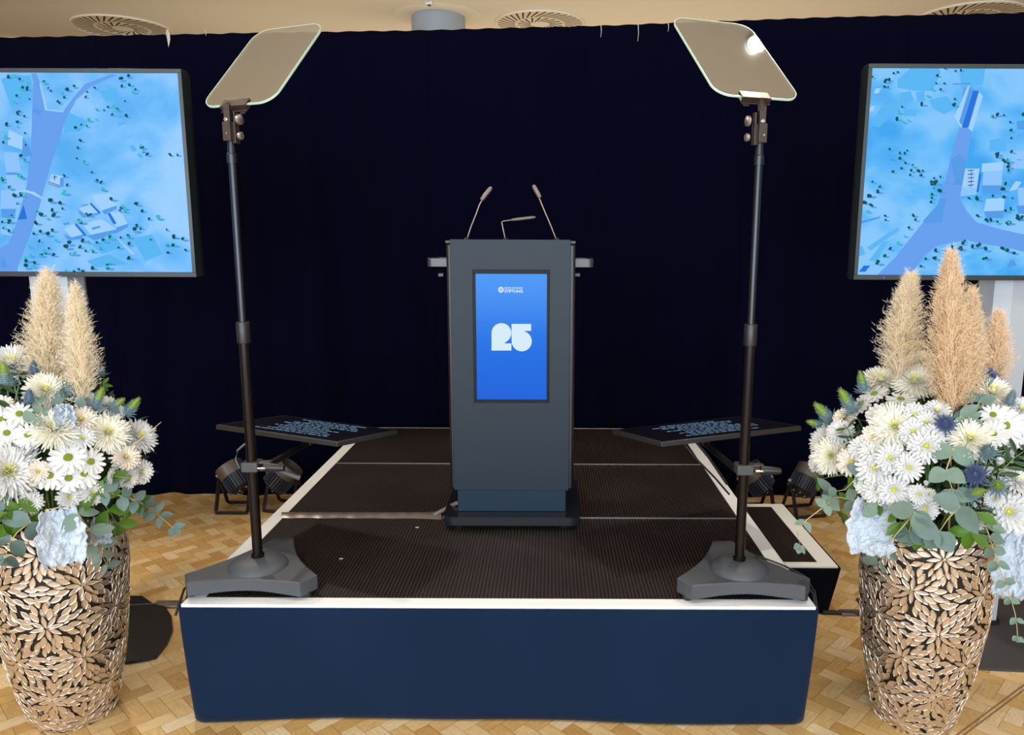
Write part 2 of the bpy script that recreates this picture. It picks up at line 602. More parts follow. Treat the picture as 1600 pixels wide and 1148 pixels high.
# swirl air diffusers in the ceiling
def diffuser(x, y, r, label):
    root = empty('ceiling_diffuser', (x, y, CH - 0.012), label, 'air vent', 'swirl air diffusers in the ceiling', world=False)
    m = MB()
    m.lathe([(r, 0.011), (r, 0.0), (r * 0.985, -0.004), (r * 0.97, 0.0), (0.02, 0.0)], (0, 0, 0), 64)
    m.build('face_plate', 'ceiling', root)
    s = MB()
    for rr0, rr1, n, tw in ((0.22, 0.50, 18, 0.55), (0.56, 0.93, 36, 0.32)):
        for k in range(n):
            a0 = 2 * PI * k / n
            w0, w1 = 0.010 * r / 0.39, 0.017 * r / 0.39
            p0 = Vector((math.cos(a0), math.sin(a0))) * rr0 * r
            p1 = Vector((math.cos(a0 + tw), math.sin(a0 + tw))) * rr1 * r
            d = (p1 - p0).normalized()
            q = Vector((-d.y, d.x))
            vs = [(*(p0 - q * w0 / 2), -0.001), (*(p0 + q * w0 / 2), -0.001), (*(p1 + q * w1 / 2), -0.001), (*(p1 - q * w1 / 2), -0.001)]
            vs += [(x_, y_, 0.004) for x_, y_, _ in vs]
            s.add(vs, [(3, 2, 1, 0), (4, 5, 6, 7), (0, 1, 5, 4), (1, 2, 6, 5), (2, 3, 7, 6), (3, 0, 4, 7)], 0, None, True)
    o = s.build('slot', 'slot', root)
    o['kind'] = 'stuff'
    return root


diffuser(-3.76, 7.05, 0.405, 'round swirl air vent in the ceiling above the left screen')
diffuser(-0.10, 6.86, 0.385, 'round swirl air vent in the ceiling right of the column')
diffuser(3.42, 6.60, 0.41, 'round swirl air vent in the ceiling above the right screen')


def downlight(x, y, label, bright):
    root = empty('ceiling_spotlight', (x, y, CH - 0.02), label, 'lamp', 'ceiling spotlights', world=False)
    MB().lathe([(0.046, 0.02), (0.046, 0), (0.040, -0.003), (0.037, 0.01), (0.034, 0.01)], (0, 0, 0), 32).build('lamp_ring', 'white', root)
    MB().lathe([(0.035, 0.006), (0.035, 0.003)], (0, 0, 0), 32).build('lens', 'spotglow' if bright else 'white', root)


downlight(1.27, 3.30, 'bright ceiling spotlight mirrored in the right teleprompter glass', True)

# ---------------------------------------------------------------- curtain
TOPZ = [(-4.6, 2.70), (-3.16, 2.707), (-1.69, 2.738), (-0.78, 2.755), (0.36, 2.787), (1.56, 2.836), (2.69, 2.865), (4.4, 2.91)]


def topz(x):
    for (a, za), (b, zb) in zip(TOPZ, TOPZ[1:]):
        if x <= b:
            t = max(0, (x - a) / (b - a))
            return za + (zb - za) * t
    return TOPZ[-1][1]


def sm(e0, e1, x):
    t = min(1, max(0, (x - e0) / (e1 - e0)))
    return t * t * (3 - 2 * t)


def curtain_y(x, z):
    t = z / 2.75
    inside = 1 - sm(1.05, 1.30, abs(x + 0.163))
    y = 4.62 - 0.10 * (1 - t) * (1 - inside) + 0.13 * (1 - t) * inside
    xx = x + 0.05 * math.sin(z * 1.3 + x * 2)
    f = 0.5 * math.sin(xx * 19 + 1.5 * math.sin(x * 2.3)) + 0.35 * math.sin(xx * 31 + 2 * math.sin(x * 1.1 + 1)) + 0.3 * math.sin(xx * 8.3 + 0.7)
    return y + f * (0.004 + 0.022 * min(1, 4 * (1 - t)) + 0.006 * (1 - t))


cur = empty('stage_curtain', (0, 4.62, 0), 'tall black-navy pleated curtain hung across the hall behind the stage', 'curtain')
edges = [-4.6, -3.62, -2.62, -1.70, -0.72, 0.20, 1.13, 2.05, 2.98, 4.4]
for k, (xa, xb) in enumerate(zip(edges, edges[1:])):
    m = MB()

    def fn(u, v, xa=xa, xb=xb):
        x = xa + (xb - xa + 0.03) * u
        tz = topz(x)
        z = 0.004 + (tz - 0.004) * v
        pinch = 0.002 * math.sin(x * 47) if v > 0.97 else 0
        return (x, curtain_y(x, z) + 0.012 * (u > 0.97) - 0.0 , z + pinch)
    m.grid(fn, 90, 26)
    o = m.build('curtain_panel', 'curtain', cur)
    so = o.modifiers.new('thick', 'SOLIDIFY')
    so.thickness = 0.003
m = MB()
m.tube([(x, 4.665, topz(x) - 0.06) for x in [e for e in edges]], 0.018, 10)
m.build('curtain_rail', 'black', cur)
for i, (px, py, L, lab) in enumerate(((262, 52, 0.075, 'pale plastic tie on the curtain top left of the left glass'),
                                      (321, 50, 0.02, 'small pale tie on the curtain top just left of the left glass'),
                                      (996, 40, 0.085, 'long thin white tie on the curtain top left of the right glass'),
                                      (938, 41, 0.06, 'thin white tie on the curtain top right of the middle vent'),
                                      (1043, 38, 0.04, 'short white tie on the curtain top at the edge of the right glass'))):
    q = atY(px, py, 4.55)
    m = MB()
    wd = 0.02 if i == 0 else 0.004
    m.tube([(q.x, 4.56, q.z + 0.012), (q.x + 0.004, 4.545, q.z), (q.x + 0.006, 4.54, q.z - L * 0.5), (q.x + 0.003, 4.542, q.z - L)],
           [wd * 0.5, wd * 0.6, wd * 0.45, 0.0015], 6)
    m.v = [(x, 4.545 + (y - 4.545) * 0.4, z) for x, y, z in m.v]
    tag(m.build('curtain_tie', 'tie', None), lab, 'cable tie', 'ties along the curtain top')

# ---------------------------------------------------------------- stage
YB = Y0 + 3 * MD
stage = empty('stage_platform', (-0.163, 3.45, SZ), 'low black-matted stage platform with white edging under the lectern', 'stage')
bw, bf, bb = 0.058, 0.05, 0.02
m = MB()
m.box2((XL, Y0, SZ - 0.03), (XR, Y0 + bf, SZ))
m.box2((XL, YB - bb, SZ - 0.03), (XR, YB, SZ))
m.box2((XL, Y0 + bf, SZ - 0.03), (XL + bw, YB - bb, SZ))
m.box2((XR - bw, Y0 + bf, SZ - 0.03), (XR, YB - bb, SZ))
m.build('edging', 'white', stage)
for k in range(3):
    ya = Y0 + k * MD + (bf if k == 0 else 0.004)
    yb = Y0 + (k + 1) * MD - (bb if k == 2 else 0.004)
    MB().box2((XL + bw, ya, SZ - 0.05), (XR - bw, yb, SZ + 0.002)).build('ribbed_mat', 'rubber', stage)
for k in (1, 2):
    MB().box2((XL + bw, Y0 + k * MD - 0.0038, SZ - 0.03), (XR - bw, Y0 + k * MD + 0.0038, SZ + 0.004)).build('joint_strip', 'alu', stage)
m = MB()
m.box2((XL + 0.02, Y0 + 0.03, SZ - 0.12), (XR - 0.02, YB - 0.02, SZ - 0.052))
m.build('deck', 'dark', stage)
for x in (XL + 0.08, XR - 0.08):
    for y in (Y0 + 0.12, Y0 + MD, Y0 + 2 * MD, YB - 0.12):
        MB().box2((x - 0.03, y - 0.03, 0), (x + 0.03, y + 0.03, SZ - 0.12)).build('leg', 'alu', stage)


def skirt_path(v, n, x0, x1, y0, y1, bow, rc, inset, slack=0.0):
    """open path left side -> front -> right side at height fraction v (0 bottom, 1 top)"""
    pts = []
    rr = 0.006 + rc * (1 - v) ** 1.5
    xi0, xi1 = x0 + inset * (1 - v), x1 - inset * (1 - v)
    yf = y0 - 0.006
    segs = []
    for i in range(10):
        segs.append((xi0, y1 + (yf + rr - y1) * i / 10))
    for i in range(9):
        a = PI + (PI / 2) * i / 8
        segs.append((xi0 + rr + rr * math.cos(a), yf + rr + rr * math.sin(a)))
    for i in range(1, n):
        segs.append((xi0 + rr + (xi1 - xi0 - 2 * rr) * i / n, yf))
    for i in range(9):
        a = 1.5 * PI + (PI / 2) * i / 8
        segs.append((xi1 - rr + rr * math.cos(a), yf + rr + rr * math.sin(a)))
    for i in range(1, 11):
        segs.append((xi1, yf + rr + (y1 - yf - rr) * i / 10))
    for k, (x, y) in enumerate(segs):
        t = (x - x0) / (x1 - x0)
        wv = (1 - v) * bow * (0.5 * math.sin(t * 7.0 + 2.2) + 0.25 * math.sin(t * 17 + 1) + 0.5 * sm(0.75, 1.0, t) - 0.5 * (1 - sm(0, .3, t)) * 0)
        pts.append((x, y - wv + slack * (1 - v) * math.sin(y * 14 + x * 3) * 0.5))
    return pts


def skirt(name, x0, x1, y0, y1, ztop, matn, label, bow=0.02, rc=0.05, inset=0.012, zb=None, slack=0.0):
    rows = 14
    rs = []
    for j in range(rows + 1):
        v = j / rows
        row = []
        for (x, y) in skirt_path(v, 40, x0 - 0.006, x1 + 0.006, y0, y1, bow, rc, inset, slack):
            t = min(1, max(0, (x - x0) / (x1 - x0)))
            z0 = zb(t) if zb else 0.003
            row.append((x, y, z0 + (ztop - z0) * v))
        rs.append(row)
    m = MB().rings(rs, 0, None, False, False)
    o = m.build(name, matn, None, sharp=80)
    so = o.modifiers.new('thick', 'SOLIDIFY')
    so.thickness = 0.003
    return tag(o, label, 'cloth')


skirt('stage_skirt', XL - 0.002, XR + 0.002, Y0 - 0.002, YB, SZ - 0.008, 'skirt', 'smooth dark navy cloth skirt around the front of the stage platform',
      zb=lambda t: 0.003 + 0.006 * math.sin(min(1, max(0, t)) * PI) ** 0.5)
# strip of velcro-dark fold along the skirt head is the top of the cloth itself

# side step on the right
step = empty('side_step', (1.04, 3.42, 0.208), 'low side step with brown ribbed mat and white edging right of the stage', 'step')
sz, sx0, sx1, sy0, sy1 = 0.208, 0.868, 1.224, 3.027, 3.806
m = MB()
m.box2((sx0, sy0, sz - 0.02), (sx1, sy0 + 0.045, sz))
m.box2((sx0, sy1 - 0.05, sz - 0.02), (sx1, sy1, sz))
m.box2((sx1 - 0.075, sy0 + 0.045, sz - 0.02), (sx1, sy1 - 0.05, sz))
m.build('edging', 'white', step)
MB().box2((sx0, sy0 + 0.045, sz - 0.04), (sx1 - 0.075, sy1 - 0.05, sz + 0.002)).build('ribbed_mat', 'rubber', step)
MB().box2((sx0, sy0 + 0.02, 0.0), (sx1 - 0.02, sy1 - 0.02, sz - 0.045)).build('box_frame', 'dark', step)
skirt('step_skirt', sx0, sx1 + 0.006, sy0, sy1, sz - 0.006, 'stepskirt', 'black cloth skirt hanging around the low side step', bow=0.03, rc=0.04,
      inset=0.03, slack=0.03)

# ---------------------------------------------------------------- lectern
LX0, LX1, LY = -0.391, 0.077, 2.97
lec = empty('lectern', ((LX0 + LX1) / 2, 3.15, SZ), 'dark slate-blue lectern with built-in screen standing on the stage', 'lectern')


def rrect(x0, y0, x1, y1, r, n=6):
    pts = []
    for cx, cy, a0 in ((x1 - r, y1 - r, 0), (x0 + r, y1 - r, PI / 2), (x0 + r, y0 + r, PI), (x1 - r, y0 + r, 1.5 * PI)):
        for i in range(n + 1):
            a = a0 + PI / 2 * i / n
            pts.append((cx + r * math.cos(a), cy + r * math.sin(a)))
    return pts


# foot plate with rounded corners
zt = SZ + 0.058
MB().prism(rrect(-0.432, 2.905, 0.124, 3.42, 0.045, 8), SZ + 0.018, zt).build('foot_plate', 'footplate', lec, bevel=0.006)
for x in (-0.37, 0.06):
    for y in (2.96, 3.36):
        MB().lathe([(0.026, 0), (0.03, 0.006), (0.03, 0.019)], (x, y, SZ), 20).build('foot', 'black', lec)
zp = 0.558
MB().box2((-0.378, 2.975, zt), (0.066, 3.30, zp + 0.01)).build('plinth', 'plinth', lec, bevel=0.002)
MB().box2((LX0 - 0.018, LY + 0.02, zp - 0.005), (LX1 + 0.020, 3.33, 1.555)).build('body', 'lecternside', lec, bevel=0.01)
ptop = atY(795, 374, LY).z
MB().box2((LX0, LY, zp), (LX1, LY + 0.022, ptop)).build('front_panel', 'lectern', lec, bevel=0.0015)
MB().box2((LX0 - 0.02, LY + 0.015, ptop - 0.016), (LX1 + 0.02, 3.42, ptop - 0.004)).build('desk_top', 'lecternside', lec, bevel=0.002)
# side grips
for sgnx, xo in ((-1, atY(669, 410, 3.12).x), (1, atY(927, 410, 3.12).x)):
    xi = LX0 - 0.018 if sgnx < 0 else LX1 + 0.02
    m = MB()
    z = 1.476
    pts = [(xi - sgnx * 0.005, 3.08)]
    rr = 0.022
    pts += [(xo - sgnx * rr, 3.08)]
    for i in range(1, 6):
        a = PI / 2 * i / 5
        pts.append((xo - sgnx * rr + sgnx * rr * math.sin(a), 3.08 + rr - rr * math.cos(a)))
    pts += [(xo, 3.26), (xo - sgnx * rr, 3.28), (xi, 3.28)]
    ring = []
    for (x, y) in pts:
        ring.append([(x, y, z - 0.017), (x, y, z + 0.017), (x * 0.995 - sgnx * 0.004, y + 0.012, z + 0.017), (x * 0.995 - sgnx * 0.004, y + 0.012, z - 0.017)])
    m.rings(ring)
    m.build('side_grip', 'grip', lec, bevel=0.001)
    q = atY(690 if sgnx < 0 else 902, 429, 3.12)
    MB().box((q.x, 3.12, q.z), (0.02, 0.05, 0.012)).build('grip_bracket', 'black', lec)

# screen in the lectern
s0, s1 = atY(738, 421, LY), atY(858, 629, LY)
d0, d1 = atY(743, 427.5, LY), atY(854, 624, LY)
m = MB()
yy = LY - 0.004
for (xa, za, xb, zb_) in ((s0.x, d0.z, s1.x, s0.z), (s0.x, s1.z, s1.x, d1.z), (s0.x, d1.z, d0.x, d0.z), (d1.x, d1.z, s1.x, d0.z)):
    m.box2((xa, yy, za), (xb, LY + 0.01, zb_))
scr = m.build('screen_bezel', 'bezeldark', lec, bevel=0.001)


def lectern_display_material():
    m = emis('lectern_display', (30, 120, 240), 1.0, 1)
    s = NT(m)
    p = s.nt.nodes['Principled BSDF']
    tc = s.node('ShaderNodeTexCoord')
    sx = s.node('ShaderNodeSeparateXYZ')
    s.L.new(tc.outputs['Generated'], sx.inputs[0])
    g = s.ramp(sx.outputs[2], [(0.0, lin((8, 98, 226))), (0.45, lin((8, 112, 234))), (1.0, lin((26, 140, 244)))])
    s.L.new(g, p.inputs['Emission Color'])
    p.inputs['Emission Strength'].default_value = 0.93
    return m


m = MB().box2((d0.x, LY - 0.002, d1.z), (d1.x, LY + 0.002, d0.z))
m.build('display', [lectern_display_material()], lec)
yl = LY - 0.003


def flat_poly(mb, pxs, Y, mi=0, dy=0.0):
    """polygon drawn on a vertical plane, given by points on that plane"""
    vs = [atY(x, y, Y) for x, y in pxs]
    vs = [(v.x, Y + dy, v.z) for v in vs]
    mb.add(vs, [tuple(range(len(vs)))], mi, None, True)


lw = emis('lit_white', (214, 236, 250), 1.0)


def cr(x, y):
    return 740 + x / 8.2, 430 + y / 8.2


m = MB()
poly = [cr(230, 962), cr(230, 738)]
for i in range(1, 20):
    a = PI - (PI + 1.15) * i / 19
    poly.append(cr(357 + 127 * math.cos(a), 738 - 127 * math.sin(a)))
poly += [cr(400, 872), cr(485, 870), cr(485, 962)]
vs = [atY(x, y, LY) for x, y in poly]
m.add([(v.x, yl, v.z) for v in vs], [tuple(range(len(vs)))], 0, None, True)
poly = [cr(486, 622), cr(737, 622), cr(737, 710), cr(650, 712)]
for i in range(0, 25):
    a = 1.25 - (1.25 + PI) * i / 24
    poly.append(cr(617 + 129 * math.cos(a), 843 - 129 * math.sin(a)))
vs = [atY(x, y, LY) for x, y in poly]
m.add([(v.x, yl, v.z) for v in vs], [tuple(range(len(vs)))], 0, None, True)
m.build('numeral', [lw], lec)
# round mark with a slashed S
m = MB()
cx, cy = cr(352, 184)
ring = [(cx + 4.3 * math.cos(2 * PI * i / 28), cy + 4.6 * math.sin(2 * PI * i / 28)) for i in range(28)]
flat_poly(m, ring, LY, 0, -0.003)


def bar(mb, x0, y0, x1, y1, wpx, Y, mi, dy):
    d = Vector((x1 - x0, y1 - y0)).normalized() * wpx / 2
    n = Vector((-d.y, d.x))
    flat_poly(mb, [(x0 + n.x, y0 + n.y), (x1 + n.x, y1 + n.y), (x1 - n.x, y1 - n.y), (x0 - n.x, y0 - n.y)], Y, mi, dy)


bar(m, cx - 1.9, cy + 2.4, cx + 1.9, cy - 2.4, 0.8, LY, 1, -0.0034)
bar(m, cx - 2.2, cy - 0.2, cx - 0.4, cy - 2.2, 0.8, LY, 1, -0.0034)
bar(m, cx + 2.2, cy + 0.2, cx + 0.4, cy + 2.2, 0.8, LY, 1, -0.0034)
m.build('round_emblem', [lw, emis('lit_blue', (30, 130, 240), 0.9)], lec)


def text(body, xpx, ypx, wpx, hpx, Y, name, m, parent, bold=0.02):
    cu = bpy.data.curves.new(name, 'FONT')
    cu.body = body
    cu.size = 1
    cu.offset = bold
    cu.resolution_u = 2
    t = bpy.data.objects.new(name, cu)
    COL.objects.link(t)
    dg = bpy.context.evaluated_depsgraph_get()
    me = bpy.data.meshes.new_from_object(t.evaluated_get(dg))
    bpy.data.objects.remove(t)
    xs = [v.co.x for v in me.vertices]
    ys = [v.co.y for v in me.vertices]
    a, b = atY(xpx, ypx, Y), atY(xpx + wpx, ypx + hpx, Y)
    x0, x1, y0, y1 = min(xs), max(xs), min(ys), max(ys)
    for v in me.vertices:
        u, w_ = (v.co.x - x0) / (x1 - x0), (v.co.y - y0) / (y1 - y0)
        v.co = (a.x + (b.x - a.x) * u - parent.location.x, -0.003 + Y - parent.location.y, b.z + (a.z - b.z) * w_ - parent.location.z)
    me.materials.clear()
    me.materials.append(m)
    o = bpy.data.objects.new(name, me)
    COL.objects.link(o)
    o.parent = parent
    return o


text('DIETER SCHWARZ', 788.2, 448.3, 28.6, 3.0, LY, 'upper_lettering', lw, lec, 0.02)
text('STIFTUNG', 788.2, 452.3, 28.8, 4.9, LY, 'lower_lettering', lw, lec, 0.035)


# gooseneck microphones standing on the lectern top
def mic(pts, head, label, hr=0.0095):
    Y = 3.22
    P = [atY(x, y, Y) for x, y in pts]
    P[0].z = ptop - 0.004
    H = [atY(x, y, Y) for x, y in head]
    root = empty('gooseneck_microphone', P[0], label, 'microphone', 'microphones on the lectern')
    MB().lathe([(0.012, 0), (0.012, 0.006), (0.006, 0.012)], P[0], 16).build('mount', 'black', root)
    MB().tube(P, 0.0024, 8).build('gooseneck', 'gooseneck', root)
    a, b = H
    d = b - a
    MB().tube([a, a + d * 0.05, a + d * 0.35, a + d * 0.8, a + d * 0.95, b], [hr * 0.5, hr * 0.85, hr, hr * 0.95, hr * 0.75, hr * 0.35], 14).build('capsule_head', 'mic', root)


mic([(729, 376), (736, 354), (744, 334), (749, 320), (753, 313)], [(752, 313), (768, 292)], 'thin gooseneck microphone on the left of the lectern top, leaning inward')
mic([(870, 376), (860, 351), (851, 330), (842, 308)], [(844, 309), (833, 289)], 'thin gooseneck microphone on the right of the lectern top, leaning inward')
mic([(790, 376), (787, 362), (784, 347), (786, 345.5), (800, 343.5)], [(799, 343.5), (837, 339)], 'low gooseneck microphone bent sideways in the middle of the lectern top', 0.0065)

# taped cable across the stage and cable into the lectern
m = MB()


def tape_fn(u, v):
    x0 = 440 + (690 - 440) * u
    q0 = atZ(x0, 801, SZ)
    q1 = atZ(x0, 810 + 0.3 * math.sin(u * 30) + 1.2 * u, SZ)
    wdn = 1.0 + 0.35 * sm(0.88, 1.0, u)
    qq = q0.lerp(q1, 0.5 + (v - 0.5) * wdn)
    return (qq.x, qq.y, SZ + 0.003 + 0.009 * math.sin(PI * v) * (1 + 0.15 * math.sin(u * 60)))


m.grid(tape_fn, 80, 8)
o = m.build('cable_tape', 'tape', None)
tag(o, 'wrinkled greyish tape strip covering a cable across the stage, left of the lectern', 'tape')
c0, c1, c2 = atZ(678, 804, SZ + 0.01), atZ(696, 795, SZ + 0.03), atZ(713, 786, SZ + 0.07)
m = MB()
m.tube([c0, c1, (c2.x, c2.y, c2.z), (c2.x + 0.03, c2.y, c2.z + 0.0)], 0.009, 10)
o = m.build('power_cable', 'tape', None)
tag(o, 'short grey cable rising from the tape into the lectern foot', 'cable')


# ---------------------------------------------------------------- large screens
def interp_noise_material(name, stops, scale, seed):
    m = emis(name, (110, 185, 245), 1.0, 1)
    s = NT(m)
    p = s.nt.nodes['Principled BSDF']
    tc = s.node('ShaderNodeTexCoord')
    mp = s.node('ShaderNodeMapping')
    mp.inputs['Location'].default_value = (seed, seed, seed)
    mp.inputs['Scale'].default_value = (1.0, 1.0, 1.3)
    s.L.new(tc.outputs['Object'], mp.inputs[0])
    n = s.node('ShaderNodeTexNoise')
    n.inputs['Scale'].default_value = scale
    n.inputs['Detail'].default_value = 4
    n.inputs['Roughness'].default_value = 0.55
    n.inputs['Distortion'].default_value = 0.5
    s.L.new(mp.outputs[0], n.inputs[0])
    v = s.node('ShaderNodeTexVoronoi')
    v.inputs['Scale'].default_value = scale * 2.2
    s.L.new(mp.outputs[0], v.inputs[0])
    f = s.m('ADD', s.m('MULTIPLY', n.outputs[0], 0.85), s.m('MULTIPLY', v.outputs['Distance'], 0.22))
    c = s.ramp(f, stops)
    s.L.new(c, p.inputs['Emission Color'])
    return m


LAND = interp_noise_material('map_land_left', [(0.36, lin((80, 170, 240))), (0.48, lin((108, 185, 248))), (0.58, lin((136, 196, 250))), (0.8, lin((150, 200, 252)))], 3.2, 3)
LANDR = interp_noise_material('map_land_right', [(0.36, lin((62, 164, 240))), (0.48, lin((96, 184, 248))), (0.58, lin((128, 196, 250))), (0.8, lin((140, 200, 252)))], 3.5, 9)
MAPM = [None, emis('map_river', (104, 160, 238)), emis('map_building', (142, 196, 252)), emis('map_shade', (86, 156, 232)),
        emis('map_tree_dark', (22, 84, 92)), emis('map_tree_teal', (56, 190, 196)), emis('map_deep', (40, 116, 220)), emis('map_light', (160, 208, 253)),
        emis('map_patch', (92, 182, 244)), emis('map_ink', (34, 52, 120))]


def big_screen(Y, x0, x1, z0, z1, label, land, draw):
    root = empty('display_screen', ((x0 + x1) / 2, Y + 0.03, (z0 + z1) / 2), label, 'screen', 'large display screens')
    b = 0.014
    m = MB()
    m.box2((x0, Y, z0), (x1, Y + 0.05, z0 + b * 1.3))
    m.box2((x0, Y, z1 - b), (x1, Y + 0.05, z1))
    m.box2((x0, Y, z0 + b * 1.3), (x0 + b, Y + 0.05, z1 - b))
    m.box2((x1 - b, Y, z0 + b * 1.3), (x1, Y + 0.05, z1 - b))
    m.build('bezel', 'bezel', root, bevel=0.001)
    MB().box2((x0 + 0.004, Y + 0.03, z0 + 0.004), (x1 - 0.004, Y + 0.075, z1 - 0.004)).build('back_housing', 'black', root)
    m = MB()
    m.add([(x0 + b, Y + 0.006, z0 + b * 1.3), (x1 - b, Y + 0.006, z0 + b * 1.3), (x1 - b, Y + 0.006, z1 - b), (x0 + b, Y + 0.006, z1 - b)], [(0, 1, 2, 3)], 0, None, True)
    draw(m, (x0 + b, x1 - b, z0 + b * 1.3, z1 - b))
    m.build('display', [land] + MAPM[1:], root)
    return root


def clip_poly(P, lim):
    x0, x1, z0, z1 = lim
    for axis, val, keep in ((0, x0, 1), (0, x1, -1), (2, z0, 1), (2, z1, -1)):
        out = []
        for i in range(len(P)):
            a, b = P[i], P[(i + 1) % len(P)]
            ia, ib = (a[axis] - val) * keep >= 0, (b[axis] - val) * keep >= 0
            if ia:
                out.append(a)
            if ia != ib:
                t = (val - a[axis]) / (b[axis] - a[axis])
                out.append(a.lerp(b, t))
        P = out
        if not P:
            return P
    return P


def mk_draw(Y, shapes, trees, seed):
    def draw(m, lim):
        rnd = random.Random(seed)
        layer = [0]

        def P(pxs, mi):
            layer[0] += 1
            vs = clip_poly([atY(x, y, Y) for x, y in pxs], lim)
            if len(vs) > 2:
                y = Y + 0.0055 - layer[0] * 0.0000125
                m.add([(v.x, y, v.z) for v in vs], [tuple(range(len(vs)))], mi, None, True)
        for mi, pxs in shapes:
            P(pxs, mi)
        for (x, y, r, dark) in trees:
            k = 7
            P([(x + r * 0.9 + r * 1.1 * math.cos(2 * PI * i / k) * 1.3 + r * 0.4, y + r * 0.9 + r * 0.5 * math.sin(2 * PI * i / k)) for i in range(k)], 3)
            nb = 3 if r > 2.2 else 1
            for b in range(nb):
                ox, oy = (rnd.uniform(-0.5, 0.5) * r, rnd.uniform(-0.5, 0.5) * r) if nb > 1 else (0, 0)
                rr = r * (0.75 if nb > 1 else 1)
                P([(x + ox + rr * math.cos(2 * PI * i / k) * rnd.uniform(0.75, 1.1), y + oy + rr * math.sin(2 * PI * i / k) * rnd.uniform(0.75, 1.1)) for i in range(k)],
                  4 if dark or rnd.random() < 0.5 else 5)
    return draw


def crop(pts, ox, oy, s=3.81):
    return [(ox + x / s, oy + y / s) for x, y in pts]


# left map (coordinates on the display)
Ls = [
    (8, crop([(390, 660), (520, 720), (470, 780), (370, 790)], 0, 0)), (8, crop([(590, 540), (690, 520), (700, 590), (620, 600)], 0, 0)),
    (8, crop([(0, 470), (60, 440), (180, 450), (180, 600), (60, 640)], 0, 0)),
    (8, crop([(510, 600), (640, 560), (760, 620), (560, 640)], 0, 250)), (8, crop([(780, 470), (900, 440), (960, 560), (860, 600)], 0, 250)),
    (8, crop([(540, 500), (690, 450), (720, 520), (600, 560)], 0, 250)),
    (1, [(47, 114), (51, 129), (49, 157), (48, 200), (46, 240), (40, 290), (25, 345), (12, 380), (-60, 420), (-60, 436), (26, 436), (26, 418), (50, 355), (61, 320), (66, 299), (81, 247), (92, 215),
         (102, 184), (118, 155), (142, 134), (181, 117), (173, 115), (131, 131), (113, 152), (97, 174), (70, 171), (60, 126), (55, 114)]),
    (7, [(60, 130), (62, 130), (72, 170), (98, 173), (97, 175), (69, 172)]),
    (3, crop([(190, 640), (245, 655), (235, 685), (190, 670)], 0, 0)), (7, crop([(45, 770), (130, 810), (130, 890), (40, 860)], 0, 0)),
    (2, crop([(15, 905), (100, 905), (118, 1020), (30, 1025)], 0, 0)), (3, crop([(30, 1025), (95, 1028), (95, 1050), (35, 1045)], 0, 0)),
    (2, crop([(30, 1040), (100, 1040), (120, 1143), (40, 1143)], 0, 0)),
    (3, crop([(130, 820), (170, 870), (165, 930), (125, 930)], 0, 0)), (3, crop([(170, 880), (190, 930), (160, 925)], 0, 0)),
    (2, crop([(0, 180), (70, 180), (90, 290), (0, 290)], 0, 250)), (3, crop([(0, 290), (90, 290), (80, 350), (0, 340)], 0, 250)),
    (6, crop([(135, 265), (155, 350), (100, 355)], 0, 250)), (3, crop([(0, 590), (20, 580), (40, 640), (0, 640)], 0, 250)),
    (2, crop([(0, 390), (60, 400), (70, 450), (0, 440)], 0, 250)),
    (7, crop([(80, 185), (140, 175), (200, 190), (250, 225), (240, 230), (180, 200), (130, 186), (90, 195)], 0, 250)),
    (7, crop([(300, 1035), (375, 1050), (350, 1115), (280, 1100)], 0, 0)), (9, crop([(281, 1078), (352, 1104), (350, 1108), (281, 1082)], 0, 0)),
    (9, crop([(281, 1090), (352, 1114), (350, 1117), (281, 1094)], 0, 0)),
    (9, crop([(318, 1040), (322, 1040), (322, 1072), (318, 1072)], 0, 0)), (9, crop([(308, 1052), (334, 1050), (334, 1054), (308, 1057)], 0, 0)),
    (3, crop([(352, 1060), (376, 1052), (372, 1110), (352, 1112)], 0, 0)),
    (7, crop([(465, 290), (540, 250), (590, 310), (510, 330)], 0, 250)), (3, crop([(465, 295), (500, 322), (590, 312), (580, 325), (490, 345), (462, 310)], 0, 250)),
    (7, crop([(545, 205), (650, 200), (690, 270), (600, 300), (560, 250)], 0, 250)), (3, crop([(600, 300), (690, 270), (690, 290), (620, 325)], 0, 250)),
    (6, crop([(535, 250), (595, 312), (585, 320), (530, 262)], 0, 250)), (3, crop([(480, 268), (520, 260), (522, 268), (482, 278)], 0, 250)),
    (7, crop([(375, 410), (445, 375), (500, 440), (420, 460)], 0, 250)), (3, crop([(375, 440), (420, 460), (500, 440), (480, 470), (400, 478)], 0, 250)),
    (7, crop([(480, 380), (600, 350), (690, 410), (540, 450)], 0, 250)), (3, crop([(510, 450), (690, 412), (690, 428), (560, 480)], 0, 250)),
    (6, crop([(445, 372), (510, 445), (500, 455), (440, 385)], 0, 250)), (3, crop([(540, 402), (590, 390), (594, 402), (545, 416)], 0, 250)),
    (7, crop([(640, 310), (720, 310), (760, 390), (690, 400)], 0, 250)), (6, crop([(635, 318), (650, 312), (690, 378), (670, 380)], 0, 250)),
    (3, crop([(690, 400), (760, 378), (755, 400), (680, 440)], 0, 250)), (3, crop([(372, 375), (405, 368), (408, 382), (375, 388)], 0, 250)),
    (8, crop([(760, 870), (790, 860), (812, 890), (790, 903)], 0, 0)), (8, crop([(808, 915), (835, 910), (850, 935), (825, 940)], 0, 0)),
    (8, crop([(695, 730), (730, 720), (745, 735), (705, 748)], 0, 0)), (7, crop([(680, 455), (700, 470), (800, 560), (780, 562)], 0, 250)),
]
LT = []
